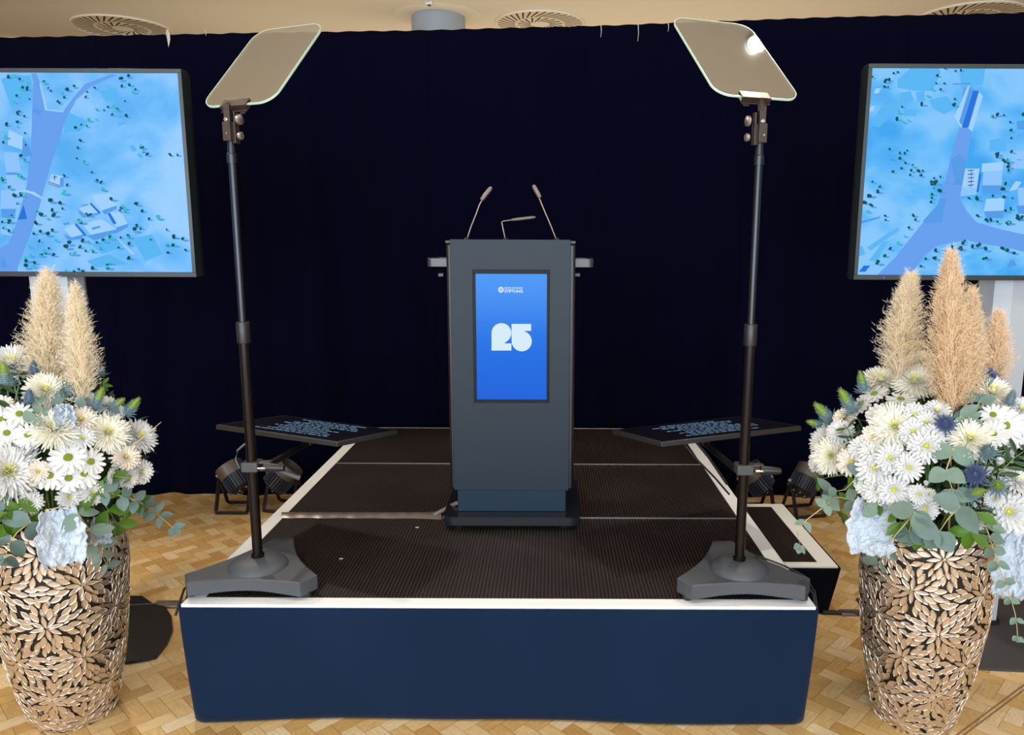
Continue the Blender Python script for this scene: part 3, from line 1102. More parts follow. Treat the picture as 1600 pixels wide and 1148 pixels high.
for pts, oy, r in (
    ([(45, 455), (78, 448), (108, 470), (160, 490), (125, 525), (155, 525), (95, 568), (80, 605), (170, 587), (113, 660), (97, 672), (30, 738), (100, 722), (100, 753), (140, 690),
      (255, 487), (280, 525), (365, 560), (378, 578), (435, 512), (395, 530), (340, 600), (350, 612), (505, 575), (515, 545), (560, 522), (765, 500), (805, 530), (760, 452), (715, 470),
      (790, 545), (740, 600), (570, 650), (615, 655), (640, 635), (668, 630), (690, 650), (663, 680), (748, 688), (708, 690), (525, 713), (570, 710), (480, 740), (448, 760), (510, 750),
      (475, 835), (460, 880), (455, 942), (500, 968), (545, 1025), (568, 1072), (600, 1085), (380, 1045), (393, 1098), (145, 790), (150, 862), (120, 930), (150, 955), (10, 1060), (60, 1118), (125, 1050),
      (15, 845), (25, 812), (840, 875), (858, 900), (875, 920), (1010, 920), (1055, 920), (610, 1125), (725, 510), (300, 540)], 0, 2.9),
    ([(58, 165), (80, 205), (125, 205), (103, 255), (378, 192), (298, 240), (355, 252), (315, 300), (370, 288), (215, 300), (240, 320), (320, 325), (215, 372), (285, 350), (10, 365), (50, 360),
      (20, 400), (50, 420), (65, 335), (240, 425), (280, 440), (313, 418), (235, 482), (335, 478), (290, 525), (320, 565), (270, 545), (175, 515), (410, 495), (395, 515), (490, 475), (525, 490),
      (475, 515), (510, 540), (420, 560), (600, 525), (480, 365), (535, 328), (520, 325), (635, 437), (730, 283), (750, 308), (712, 303), (665, 230), (610, 175), (812, 260), (845, 300), (888, 350),
      (942, 342), (840, 405), (800, 415), (812, 388), (765, 455), (765, 500), (897, 470), (990, 415), (1032, 453), (1030, 502), (1090, 467), (1000, 550), (1105, 535), (995, 505), (155, 592), (155, 632),
      (200, 630), (205, 610), (768, 582), (662, 612), (640, 635), (550, 640), (470, 650), (500, 660), (395, 662), (440, 672), (245, 565), (185, 568), (205, 435), (620, 478), (577, 488), (660, 462),
      (720, 460), (710, 520), (550, 540), (445, 555), (135, 105), (120, 95), (15, 125)], 250, 3.6)):
    rnd = random.Random(5)
    for (x, y) in pts:
        LT.append((x / 3.81, oy + y / 3.81, r * rnd.uniform(0.6, 1.25), rnd.random() < 0.45))
big_screen(2.85, -2.60, -1.325, 1.424, 2.164, 'large display showing a pale blue city map, left of the stage', LAND, mk_draw(2.85, Ls, LT, 1))

YR = 2.78


def c4(pts):
    return [(1180 + x / 3.81, y / 3.81) for x, y in pts]


def c7(pts):
    return [(1180 + x / 3.81, 250 + y / 3.81) for x, y in pts]


Rs = [
    (8, c4([(930, 400), (1090, 385), (1110, 430), (1060, 540), (960, 540), (850, 520), (850, 470), (900, 430)])),
    (8, c4([(870, 550), (930, 540), (950, 600), (860, 620)])), (8, c4([(960, 545), (1010, 540), (1020, 600), (970, 605)])),
    (8, c4([(1040, 590), (1150, 570), (1200, 640), (1130, 680), (1060, 640)])), (8, c4([(740, 650), (850, 580), (860, 640), (740, 760), (690, 740)])),
    (8, c4([(890, 650), (970, 650), (960, 690), (890, 690)])), (8, c4([(1400, 830), (1500, 820), (1500, 900), (1400, 900)])),
    (8, c4([(1220, 400), (1380, 380), (1360, 500), (1230, 520)])),
    (7, c4([(722, 525), (755, 522), (735, 555), (708, 552)])), (7, c4([(690, 632), (720, 628), (705, 660), (678, 662)])),
    (8, c7([(800, 430), (860, 400), (860, 420), (690, 540), (670, 520)])), (8, c7([(760, 490), (800, 480), (730, 600), (680, 600)])),
    (6, c7([(650, 628), (688, 628), (660, 665), (620, 665)])), (3, c7([(600, 370), (745, 335), (750, 345), (610, 385)])),
    (8, c7([(600, 520), (640, 510), (660, 560), (610, 580)])),
    # water
    (1, [(1486, 250), (1500, 200), (1506, 135), (1530, 140), (1521, 195), (1513, 240), (1505, 290), (1502, 312), (1512, 330), (1527, 347), (1560, 357), (1610, 368), (1660, 380), (1660, 400), (1600, 393),
         (1575, 387), (1545, 382), (1510, 375), (1465, 384), (1445, 400), (1420, 436), (1365, 436), (1400, 402), (1445, 345), (1466, 320), (1474, 300)]),
    (3, [(1474, 286), (1475, 285), (1505, 290), (1495, 288), (1486, 250), (1500, 240), (1511, 252), (1505, 286), (1490, 288)]),
    (3, [(1470, 309), (1480, 310), (1472, 348), (1448, 349), (1443, 345), (1466, 320)]),
    (7, [(1500, 165), (1513, 135), (1517, 132), (1515, 160), (1503, 200), (1492, 182)]),
    (6, [(1522, 141), (1531, 142), (1528, 160), (1515, 198), (1506, 200), (1505, 195)]),
    (3, [(1517, 133), (1522, 141), (1505, 196), (1500, 190)]), (7, [(1531, 142), (1537, 150), (1520, 205), (1514, 200)]),
    (7, c7([(1255, 50), (1340, 50), (1325, 165), (1235, 160)])), (3, c7([(1228, 165), (1322, 168), (1318, 200), (1225, 215)])), (2, c7([(1235, 160), (1325, 165), (1320, 205), (1225, 215)])),
    (6, c7([(1340, 70), (1350, 90), (1335, 190), (1322, 190)])),
    (2, c7([(1365, 20), (1480, 10), (1470, 200), (1355, 195)])), (3, c7([(1355, 150), (1475, 150), (1470, 205), (1355, 195)])), (7, c7([(1355, 20), (1480, 10), (1478, 60), (1352, 70)])),
    (7, c7([(1380, 230), (1490, 225), (1485, 300), (1365, 305)])), (3, c7([(1365, 305), (1485, 300), (1480, 345), (1380, 345)])),
    (2, c4([(1535, 900), (1640, 900), (1640, 1000), (1530, 1000)])), (3, c4([(1562, 948), (1588, 948), (1588, 964), (1562, 964)])),
    (2, c7([(1500, 0), (1640, 0), (1640, 50), (1500, 50)])), (7, c7([(1555, 125), (1592, 130), (1560, 175), (1515, 185)])),
    (2, c7([(1565, 165), (1640, 160), (1640, 270), (1575, 270)])), (3, c7([(1560, 270), (1640, 270), (1640, 320), (1570, 320)])),
    (3, c4([(1560, 720), (1640, 710), (1640, 770), (1565, 770)])),
    (3, c4([(1180, 495), (1290, 490), (1290, 500), (1180, 503)])),
    (8, c7([(1250, 570), (1320, 560), (1325, 590), (1255, 600)])), (3, c7([(1520, 600), (1545, 590), (1560, 630), (1500, 640)])), (8, c7([(1415, 620), (1465, 615), (1460, 650), (1410, 650)])),
    (9, c7([(1290, 60), (1293, 60), (1290, 165), (1287, 165)])),
] + [(9, c7([(1270, 60 + k * 22), (1306, 57 + k * 22), (1306, 62 + k * 22), (1270, 65 + k * 22)])) for k in range(5)]
RT = []
for pts, f, r in (
    ([(700, 457), (828, 433), (852, 427), (780, 480), (797, 472), (775, 515), (793, 520), (1135, 405), (1197, 420), (1228, 415), (1090, 448), (1080, 490), (1130, 495), (1058, 530), (1108, 533),
      (1030, 568), (998, 617), (1193, 588), (1185, 622), (877, 632), (858, 668), (845, 705), (888, 725), (915, 716), (1485, 685), (1415, 690), (1445, 680), (1525, 725), (1525, 775), (1528, 820),
      (800, 888), (865, 910), (908, 895), (893, 912), (822, 945), (865, 942), (900, 968), (943, 988), (875, 1000), (822, 1022), (975, 1015), (1000, 1015), (925, 1040), (990, 1045), (933, 1015),
      (1105, 1052), (1068, 1060), (1075, 1085), (1100, 1135), (1052, 1090), (697, 1082), (742, 1110), (733, 1138), (1443, 915), (1447, 930), (1485, 955), (1512, 955), (1508, 990), (1508, 1025),
      (1530, 903), (1595, 680), (1495, 1092)], c4, 2.9),
    ([(700, 128), (740, 158), (732, 190), (683, 207), (655, 250), (693, 270), (672, 305), (775, 330), (780, 355), (915, 403), (945, 328), (955, 355), (893, 452), (853, 495), (805, 527), (770, 567),
      (733, 610), (1052, 130), (1075, 135), (1070, 165), (1052, 200), (1100, 183), (1052, 225), (1048, 248), (1275, 228), (1310, 212), (1325, 230), (1415, 215), (1480, 215), (1535, 225), (1495, 300),
      (1520, 290), (1560, 328), (1325, 330), (1440, 370), (1565, 345), (1590, 340), (1515, 370), (1500, 378), (1495, 140), (1475, 175), (1508, 60), (1508, 20), (1073, 537), (1068, 583), (1130, 545), (1018, 585),
      (985, 628), (1180, 518), (1218, 523), (1247, 483), (1235, 495), (1293, 515), (1330, 510), (1370, 530), (1475, 522), (1500, 535), (1370, 580), (1360, 585), (1540, 550), (1375, 358), (1400, 355)], c7, 3.4)):
    rnd = random.Random(8)
    for q in pts:
        x, y = f([q])[0]
        RT.append((x, y, r * rnd.uniform(0.65, 1.25), rnd.random() < 0.6))
rs = big_screen(YR, 1.105, 2.36, 1.428, 2.176, 'large display showing a pale blue map with a forked river, right of the stage', LANDR, mk_draw(YR, Rs, RT, 2))
q = atY(1381, 433, YR)
MB().box((q.x, YR + 0.003, q.z), (0.006, 0.008, 0.004)).build('power_light', 'ledblue', rs)


def screen_stand(cx, Y, label, base_poly, zb, matn, peak=None, slot=None):
    root = empty('screen_stand', (cx, Y, 0), label, 'stand', 'stands of the large screens')
    m = MB()
    hw, hd = 0.092, 0.05
    prof = [(-hw, 0.02), (-hw + 0.02, -hd), (0.0 - 0.01, -hd - 0.012), (hw - 0.02, -hd), (hw, 0.02), (hw - 0.03, hd + 0.03), (-hw + 0.03, hd + 0.03)]
    m.prism([(cx + x, Y + y) for x, y in prof], zb + 0.015, 1.66)
    m.build('column', 'column', root, sharp=10)
    m = MB()
    m.prism([(cx + x * 1.12, Y + y * 1.2) for x, y in prof], zb, zb + 0.016)
    m.build('column_foot', 'black', root)
    MB().box2((cx - 0.2, Y + 0.0, 1.62), (cx + 0.2, Y + 0.03, 1.95)).build('mounting_plate', 'black', root)
    m = MB()
    if peak:
        n = len(base_poly)
        vs = [(x, y, 0.0) for x, y in base_poly] + [(x, y, 0.010) for x, y in base_poly] + [(cx + x * 1.2, Y + y * 1.3, zb) for x, y in ((-hw, -hd), (hw, -hd), (hw, hd), (-hw, hd))]
        fs = [(i, (i + 1) % n, n + (i + 1) % n, n + i) for i in range(n)] + [tuple(range(n))[::-1]]
        m.add(vs, fs, 0, None, True)
        cs = [2 * n + i for i in range(4)]
        import math as _m
        # fan from each rim point to the nearest of the four top corners
        near = [min(range(4), key=lambda k: (Vector(vs[2 * n + k][:2]) - Vector(base_poly[i])).length) for i in range(n)]
        tf = []
        for i in range(n):
            j = (i + 1) % n
            tf.append((n + i, n + j, 2 * n + near[i]))
            if near[i] != near[j]:
                tf.append((n + j, 2 * n + near[j], 2 * n + near[i]))
        tf.append(tuple(cs))
        m.add(vs, tf, 0, None, True)
    else:
        m.prism(base_poly, 0.0, zb)
    m.build('base_plate', matn, root, bevel=0.002 if not peak else 0)
    if slot:
        MB().prism([(x, y) for x, y in slot], zb - 0.001, zb + 0.0006).build('handle_slot', 'dark', root)
    return root


bl = [atZ(x, y, 0.012) for x, y in ((158, 1034), (200, 1033), (232, 1028), (245, 1024), (262, 1002), (270, 982), (268, 962), (258, 947), (240, 943))]
bp = [(p.x, p.y) for p in bl] + [(-1.80, 3.13), (-2.0, 3.13), (-2.2, 2.98), (-2.26, 2.83), (-2.2, 2.66), (-2.05, 2.60), (-1.85, 2.595)]
sl = [atZ(x, y, 0.012) for x, y in ((163, 1029), (166, 1026.5), (194, 1027), (197, 1029), (194, 1031), (166, 1031.5))]
screen_stand(-1.90, 2.93, 'white column stand with a thin black floor plate carrying the left screen', bp, 0.012, 'plate', None, [(p.x, p.y) for p in sl])
br = [(1.34, 2.60)] + [(x, 2.62 - 0.05 * math.sin((x - 1.40) / 0.8 * PI)) for x in (1.45, 1.55, 1.65, 1.75, 1.85, 1.95, 2.05)] + [(2.2, 2.64), (2.22, 3.14), (1.36, 3.14)]
screen_stand(1.735, 2.90, 'white column stand with a grey floor plate carrying the right screen', br, 0.045, 'plateR', True)


# ---------------------------------------------------------------- teleprompters
def rounded_quad(w_, h_, r, n=7):
    return rrect(-w_ / 2, 0, w_ / 2, h_, r, n)


def prompter(px_, py_, mirror, gl, label, cable_pts):
    """gl: glass bottom centre, yaw, tilt, width, height"""
    root = empty('teleprompter', (px_, py_, SZ), label, 'teleprompter', 'glass teleprompters on the front stage corners')
    # triangular cast base
    R0, hc = 0.262, 0.036
    cy = py_ + 0.018
    poly = []
    cor = []
    for a in (R(210), R(330), R(90)):
        d = Vector((math.cos(a), math.sin(a)))
        t = Vector((-d.y, d.x))
        rad = R0 - 0.03
        cor.append((d * rad - t * hc, d * rad + t * hc))
    for i in range(3):
        a_, b_ = cor[i]
        poly += [a_, b_]
        nx = cor[(i + 1) % 3][0]
        mid = (b_ + nx) / 2
        for k in range(1, 8):
            t = k / 8
            p_ = b_.lerp(nx, t)
            p_ = p_ - mid.normalized() * (0.022 * math.sin(PI * t))
            poly.append(p_)
    P = [(px_ + p_.x, cy + p_.y) for p_ in poly]
    inner = [(px_ + p_.x * 0.965, cy + p_.y * 0.965) for p_ in poly]
    z0, z1 = SZ + 0.016, SZ + 0.066
    arch = []
    for p_ in poly:
        arch.append(z0 + 0.012 * max(0, 1 - p_.length / (R0 - 0.03)) * 2)
    m = MB()
    m.rings([[(x, y, a_) for (x, y), a_ in zip(P, arch)], [(x, y, z1 - 0.004) for x, y in P], [(x, y, z1) for x, y in inner]], 0)
    base = m.build('stand_base', 'base', root, sharp=30)
    dome = MB().lathe([(0.098, z1 - 0.001), (0.095, z1 + 0.008), (0.082, z1 + 0.020), (0.058, z1 + 0.029), (0.03, z1 + 0.033)], (px_, py_, 0), 40)
    sub(dome, 'dome', 'base', base, root)
    for a in (R(210), R(330), R(90)):
        sub(MB().lathe([(0.014, SZ + 0.002), (0.017, SZ + 0.004), (0.017, SZ + 0.018)], (px_ + math.cos(a) * (R0 - 0.045), cy + math.sin(a) * (R0 - 0.045), 0), 16),
            'rubber_foot', 'blackmat', base, root)
    zd = z1 + 0.03
    MB().lathe([(0.021, zd), (0.021, zd + 0.012), (0.0185, zd + 0.014)], (px_, py_, 0), 24).build('base_collar', 'pole', root)
    MB().lathe([(0.0165, zd), (0.0165, 1.262)], (px_, py_, 0), 24).build('lower_pole', 'pole', root)
    m = MB()
    m.lathe([(0.0205, 1.235), (0.0215, 1.24), (0.0215, 1.30), (0.0205, 1.303)], (px_, py_, 0), 24)
    cl = m.build('locking_collar', 'black', root)
    MB().lathe([(0.0118, 1.25), (0.0118, 1.81)], (px_, py_, 0), 20).build('upper_pole', 'steel', root)
    m = MB()
    m.lathe([(0.0155, 1.795), (0.0155, 1.822), (0.0125, 1.824), (0.0105, 1.862)], (px_, py_, 0), 20)
    m.build('pole_tip', 'steel', root)
    sg = -1 if mirror else 1
    C, yaw, tilt, gw, gh = gl
    # hinge block and bracket
    m = MB()
    Mh = Matrix.Translation((px_, py_, 0)) @ Matrix.Rotation(yaw * 0.6, 4, 'Z')
    m.box((0, -0.006, 1.888), (0.026, 0.03, 0.056), 0, Mh)
    m.box((0.016 * sg, 0.004, 1.885), (0.012, 0.022, 0.062), 0, Mh)
    hb = m.build('hinge_block', 'bracket', root, bevel=0.001)
    m = MB()
    m.box((0, -0.008, 1.938), (0.020, 0.014, 0.06), 0, Mh)
    m.box((0.018 * sg, 0.004, 1.925), (0.006, 0.018, 0.05), 0, Mh)
    m.build('hinge_arm', 'bracket', root, bevel=0.001)
    for (dx, dz, rr) in ((0.034, 1.924, 0.016), (0.034, 1.876, 0.012)):
        k = MB()
        k.lathe([(rr, 0), (rr, 0.008), (rr * 0.8, 0.010)], (0, 0, 0), 18, 0, Mh @ Matrix.Translation((dx * sg - 0.004, 0.0, dz)) @ Matrix.Rotation(R(90) * sg, 4, 'Y'))
        k.build('clamp_knob', 'knob', root)
    k = MB()
    k.lathe([(0.0065, 0), (0.0065, 0.006), (0.004, 0.008)], (0, 0, 0), 14, 0, Mh @ Matrix.Translation((-0.001, -0.014, 1.923)) @ Matrix.Rotation(R(90), 4, 'X'))
    sub(k, 'pivot_bolt', 'chrome', hb, root)
    k = MB()
    k.lathe([(0.003, 0), (0.003, 0.002)], (0, 0, 0), 10, 0, Mh @ Matrix.Translation((0.002, -0.0215, 1.882)) @ Matrix.Rotation(R(90), 4, 'X'))
    sub(k, 'screw', 'chrome', hb, root)
    # glass plane
    a = Vector((math.cos(yaw), math.sin(yaw), 0))
    b = Vector((-math.sin(yaw), math.cos(yaw), 0)) * math.cos(tilt) + Vector((0, 0, 1)) * math.sin(tilt)
    n = a.cross(b)
    G = Matrix.Identity(4)
    for i in range(3):
        G[i][0], G[i][1], G[i][2], G[i][3] = a[i], b[i], n[i], C[i]
    out = rounded_quad(gw, gh, 0.055, 8)
    m = MB()
    t = 0.003
    N = len(out)
    m.add([(x, y, t) for x, y in out], [tuple(range(N))], 0, G, True)
    m.add([(x, y, -t) for x, y in out], [tuple(range(N))[::-1]], 1, G, True)
    g = m.build('glass_pane', ['glass', glass_back], root, sharp=60)
    e = MB()
    rim = []
    for (x, y) in out:
        cxx, cyy = 0, gh / 2
        rim.append((x, y))
    inn = rounded_quad(gw - 0.0052, gh, 0.0525, 8)
    inn = [(x, 0.0026 + y * (gh - 0.0052) / gh) for x, y in inn]
    vs = [(x, y, -t) for x, y in rim] + [(x, y, t + 0.0002) for x, y in rim] + [(x, y, t + 0.0002) for x, y in inn] + [(x, y, -t) for x, y in inn]
    fs = []
    for i in range(N):
        j = (i + 1) % N
        for k_ in range(4):
            fs.append((k_ * N + i, k_ * N + j, ((k_ + 1) % 4) * N + j, ((k_ + 1) % 4) * N + i))
    e.add(vs, fs, 0, G)
    sub(e, 'ground_edge', 'glassedge', g, root)
    # U bracket that grips the lower edge
    m = MB()
    xo = -C.x + 0.0
    cx_ = (Vector((px_, py_, C.z)) - Vector(C)).dot(a) + 0.018 * sg
    m.box((cx_, 0.006, t + 0.003), (0.10, 0.030, 0.003), 0, G)
    m.box((cx_, 0.000, -t - 0.006), (0.10, 0.040, 0.003), 0, G)
    m.box((cx_, -0.011, -0.0015), (0.10, 0.003, 0.02), 0, G)
    m.box((cx_ + 0.035 * sg, -0.018, -0.012), (0.02, 0.018, 0.003), 0, G)
    m.build('glass_bracket', 'bracket', root, bevel=0.0008)
    m = MB()
    top = Vector((px_, py_ - 0.006, 1.955))
    q = G @ Vector(((Vector((px_, py_, C.z)) - Vector(C)).dot(a), -0.008, -0.002))
    m.tube([top, top + Vector((0, 0, 0.012)), q], [0.012, 0.012, 0.013], 4)
    m.build('bracket_neck', 'bracket', root)
    # cable down to the stage corner
    if cable_pts:
        c_ = MB()
        c_.tube(cable_pts, 0.004, 8)
        c_.build('power_cord', 'cable', root)
        c2_ = MB().tube([Vector(p_) + Vector((0.012, 0.018, 0.0)) for p_ in cable_pts], 0.0035, 8)
        c2_.build('power_cord', 'cable', root)
    return root


glass_back = glass_material()
glass_back.name = 'glass_back'
for n_ in glass_back.node_tree.nodes:
    if n_.type == 'MIX_SHADER':
        n_.inputs[0].default_value = 0.06
zc = SZ + 0.075
lc = [(-1.00, 2.47, SZ + 0.075), (-1.06, 2.50, SZ + 0.060), (-1.12, 2.50, SZ + 0.045), (-1.185, 2.43, SZ + 0.03), (-1.215, 2.36, SZ + 0.008), (-1.225, 2.31, SZ - 0.06)]
rc_ = [(0.66, 2.47, SZ + 0.075), (0.73, 2.49, SZ + 0.066), (0.80, 2.47, SZ + 0.045), (0.862, 2.42, SZ + 0.028), (0.885, 2.38, SZ - 0.01), (0.893, 2.36, SZ - 0.08)]
prompter(-0.987, 2.42, False, (Vector((-0.9667, 2.4197, 1.967)), -0.3804, 0.8179, 0.2831, 0.3997),
         'left glass teleprompter on a black pole with grey triangular base', lc)
prompter(0.640, 2.41, True, (Vector((0.6364, 2.4201, 1.9944)), 0.3208, 0.7538, 0.3021, 0.4412),
         'right glass teleprompter with a bright lamp mirrored in its pane', rc_)


# prompter monitors lying flat behind the poles
def prompter_monitor(corner, u, v, wn, dn, zpole, pole, label, mirror):
    """corner: near-edge start; u along the near edge, v away"""
    u3, v3 = Vector(u).normalized(), Vector(v).normalized()
    n3 = u3.cross(v3).normalized()
    root = empty('prompter_monitor', corner, label, 'monitor', 'flat prompter monitors', world=False)
    G = Matrix.Identity(4)
    for i in range(3):
        G[i][0], G[i][1], G[i][2] = u3[i], v3[i], n3[i]
    th = 0.018
    m = MB()
    m.box2((0, 0, -th), (wn, dn, 0), 0, G)
    h = m.build('housing', 'monitor', root, bevel=0.002)
    m = MB().box2((0.012, 0.012, 0), (wn - 0.012, dn - 0.012, 0.0012), 0, G)
    m.build('display', 'monitorface', root)
    m = MB()
    rnd = random.Random(3 if mirror else 4)
    y = 0.055
    while y < dn - 0.05:
        x = 0.12 + rnd.uniform(0, 0.10)
        end = wn - 0.10 - rnd.uniform(0, 0.12)
        while x < end:
            L = rnd.uniform(0.010, 0.038)
            k = x
            while k < x + L:
                ww = rnd.uniform(0.0022, 0.005)
                hh = rnd.choice((0.008, 0.008, 0.011))
                m.add([(k, y, 0.0016), (k + ww, y, 0.0016), (k + ww, y + hh, 0.0016), (k, y + hh, 0.0016)], [(0, 1, 2, 3)], 0, G, True)
                k += ww + 0.0016
            x += L + 0.009
        y += 0.031
    o = m.build('text_line', 'screentext', root)
    o['kind'] = 'stuff'
    # clamp and arm
    P = Vector(pole) - Vector(corner)
    sg = -1 if mirror else 1
    m = MB()
    m.box((P.x, P.y, P.z), (0.055, 0.055, 0.034))
    m.box((P.x + 0.035, P.y, P.z + 0.012), (0.06, 0.03, 0.008))
    m.box((P.x + 0.035, P.y, P.z - 0.012), (0.06, 0.03, 0.008))
    m.build('pole_clamp', 'clampgrey', root, bevel=0.004)
    k = MB()
    k.tube([(P.x + 0.05, P.y - 0.018, P.z), (P.x + 0.085, P.y - 0.022, P.z), (P.x + 0.115, P.y - 0.024, P.z - 0.001)], [0.015, 0.014, 0.010], 14)
    k.build('clamp_knob', 'black', root)
    k = MB()
    k.tube([(P.x + 0.03, P.y - 0.03, P.z), (P.x + 0.055, P.y - 0.03, P.z)], 0.004, 8)
    k.build('clamp_screw', 'chrome', root)
    # support arm under the housing
    mid = G @ Vector((wn / 2, dn / 2, -th))
    m = MB()
    m.tube([(P.x, P.y + 0.02, P.z), (P.x, P.y + 0.10, P.z - 0.035), (mid.x, mid.y, mid.z - 0.045)], [0.012, 0.012, 0.012], 8)
    m.tube([(mid.x, mid.y, mid.z - 0.05), mid], 0.02, 12)
    m.build('support_arm', 'black', root)
    m = MB()
    m.box2((wn / 2 - 0.05, dn / 2 - 0.05, -th - 0.01), (wn / 2 + 0.05, dn / 2 + 0.05, -th + 0.001), 0, G)
    m.build('mount_plate', 'black', root)
    k = MB()
    if not mirror:
        k.tube([(P.x + 0.06, P.y + 0.01, P.z - 0.012), (P.x + 0.15, P.y + 0.02, P.z - 0.05)], [0.010, 0.008], 8)
        k.build('clamp_lever', 'clampgrey', root)
        k2 = MB().tube([(P.x - 0.01, P.y - 0.02, P.z + 0.08), (P.x - 0.032, P.y - 0.03, P.z + 0.06), (P.x - 0.04, P.y - 0.03, P.z + 0.03), (P.x - 0.03, P.y - 0.03, P.z)], 0.004, 8)
        k2.build('cable_loop', 'grip', root)
    else:
        e = G @ Vector((0.12, 0.05, -th))
        k.tube([e, (e.x + 0.04, e.y - 0.01, e.z - 0.05), (e.x + 0.12, e.y - 0.02, e.z - 0.13), (e.x + 0.18, e.y - 0.0, e.z - 0.20)], 0.0035, 8)
        k.tube([(e.x + 0.05, e.y, e.z), (e.x + 0.10, e.y, e.z - 0.06), (e.x + 0.17, e.y, e.z - 0.16)], 0.005, 8)
        k.build('video_cable', 'cable', root)
    return root


MAT['monitorface'] = mat('monitor_face', (16, 15, 26), 0.25)
MAT['screentext'] = mat('screen_text', (60, 90, 130), 0.5, emit=(130, 170, 205), estr=0.8)
MAT['clampgrey'] = mat('clamp_grey', (54, 56, 60), 0.45)
A = Vector((-1.2849, 2.8346, 0.862))
B_ = Vector((-0.7489, 2.5864, 0.862))
prompter_monitor(A, B_ - A, Vector((0.1478, 0.3189, -0.0362)), 0.5907, 0.3533, 0, (-0.987, 2.42, 0.825),
                 'flat prompter monitor with mirrored text behind the left teleprompter pole', False)
A = Vector((0.3944, 2.6002, 0.8626))
B_ = Vector((0.971, 2.8491, 0.8626))
prompter_monitor(A, B_ - A, Vector((-0.1456, 0.3374, -0.0394)), 0.6279, 0.3696, 0, (0.640, 2.41, 0.825),
                 'flat prompter monitor with mirrored text behind the right teleprompter pole', True)


# ---------------------------------------------------------------- floor spotlights behind the stage
def par_can(x, y, lean, label):
    root = empty('floor_spotlight', (x, y, 0), label, 'spotlight', 'floor spotlights at the foot of the curtain', world=False)
    zc = 0.205
    ax = Vector((-0.55 * lean, 0.25, 0.70)).normalized()
    G = basis((0, 0, zc), ax, (1, 0.2, 0))
    m = MB()
    m.lathe([(0.062, -0.085), (0.066, -0.08), (0.070, 0.0), (0.072, 0.005)], (0, 0, 0), 40, 0, G)
    h = m.build('housing', 'can', root)
    m = MB()
    for k in range(28):
        a = 2 * PI * k / 28
        m.box((0.0745, 0, -0.037), (0.010, 0.0035, 0.085), 0, G @ Matrix.Rotation(a, 4, 'Z'))
    f = m.build('cooling_fin', 'fin', root)
    f['kind'] = 'stuff'
    MB().lathe([(0.078, 0.004), (0.080, 0.008), (0.080, 0.075), (0.077, 0.075), (0.075, 0.02)], (0, 0, 0), 40, 0, G, False).build('hood', 'canhood', root)
    m = MB()
    m.lathe([(0.055, -0.096), (0.062, -0.085)], (0, 0, 0), 32, 0, G)
    for k in range(6):
        a = 2 * PI * k / 6
        m.lathe([(0.006, -0.103), (0.006, -0.09)], (0.04 * math.cos(a), 0.04 * math.sin(a), 0), 10, 1, G)
    m.build('rear_plate', ['can', 'knob'], root)
    for s_ in (-1, 1):
        px = G @ Vector((0, 0, 0))
        sx = Vector((s_ * 0.092, 0.0, zc))
        m = MB()
        for fy in (-0.085, 0.095):
            m.tube([sx, (s_ * 0.092 + 0.0, fy * 0.85, 0.022), (s_ * 0.085, fy, 0.008)], [0.012, 0.012, 0.009], 4)
        m.build('yoke', 'yoke', root, sharp=20)
        k = MB()
        k.lathe([(0.012, 0), (0.014, 0.01), (0.006, 0.022)], (0, 0, 0), 14, 0, Matrix.Translation(sx) @ Matrix.Rotation(R(90) * s_, 4, 'Y'))
        k.build('yoke_knob', 'knob', root)
    for fy in (-0.085, 0.095):
        MB().tube([(-0.09, fy, 0.010), (0.09, fy, 0.010)], 0.010, 4).build('floor_bar', 'yoke', root, sharp=20)
    return root


par_can(-1.84, 4.26, 1, 'black floor spotlight with cooling fins, leaning left, left of the stage')
par_can(-1.565, 4.28, -1, 'black floor spotlight with blue-grey fins, leaning right, beside the left stage edge').rotation_euler.z = R(-14)
par_can(1.20, 4.26, 1, 'black floor spotlight behind the right teleprompter pole').rotation_euler.z = R(10)
par_can(1.49, 4.24, -1, 'black floor spotlight right of the side step, nearest the right bouquet').rotation_euler.z = R(12)

# floor cables
m = MB()
pts = [atZ(x, y, 0.008) for x, y in ((150, 955), (175, 951), (205, 946), (240, 944), (262, 941), (290, 942))]
m.tube(pts, 0.006, 8)
tag(m.build('floor_cable', 'cable', None), 'black cable from the left screen stand to the stage', 'cable', 'floor cables')
m = MB()
q0, q1 = atZ(240, 944, 0.004), atZ(288, 943, 0.004)
m.box2((q0.x, q0.y - 0.03, 0.001), (q1.x, q0.y + 0.03, 0.010))
tag(m.build('cable_cover', 'tape', None, bevel=0.003), 'dark tape over the floor cable at the left front stage corner', 'tape', 'cable tapes on the floor')
m = MB()
pts = [atZ(x, y, 0.009) for x, y in ((1285, 956), (1320, 957), (1360, 960), (1420, 962), (1640, 966))]
m.tube(pts, 0.010, 8)
tag(m.build('floor_cable', 'cable', None), 'black cable on the floor between the side step and the right screen stand', 'cable', 'floor cables')
m = MB()
q0 = atZ(1313, 958, 0.004)
m.box2((q0.x, q0.y - 0.02, 0.001), (q0.x + 0.24, q0.y + 0.025, 0.012))
tag(m.build('cable_cover', 'tape', None, bevel=0.003), 'dark tape over the floor cable beside the right vase', 'tape', 'cable tapes on the floor')

# ---------------------------------------------------------------- vases
VH = 0.70
VPROF = [(0.0, 0.116), (0.02, 0.126), (0.10, 0.146), (0.22, 0.168), (0.36, 0.186), (0.50, 0.196), (0.62, 0.198), (0.70, 0.194)]


def vr(z):
    for (z0, r0), (z1, r1) in zip(VPROF, VPROF[1:]):
        if z <= z1:
            t = (z - z0) / (z1 - z0)
            return r0 + (r1 - r0) * t
    return VPROF[-1][1]


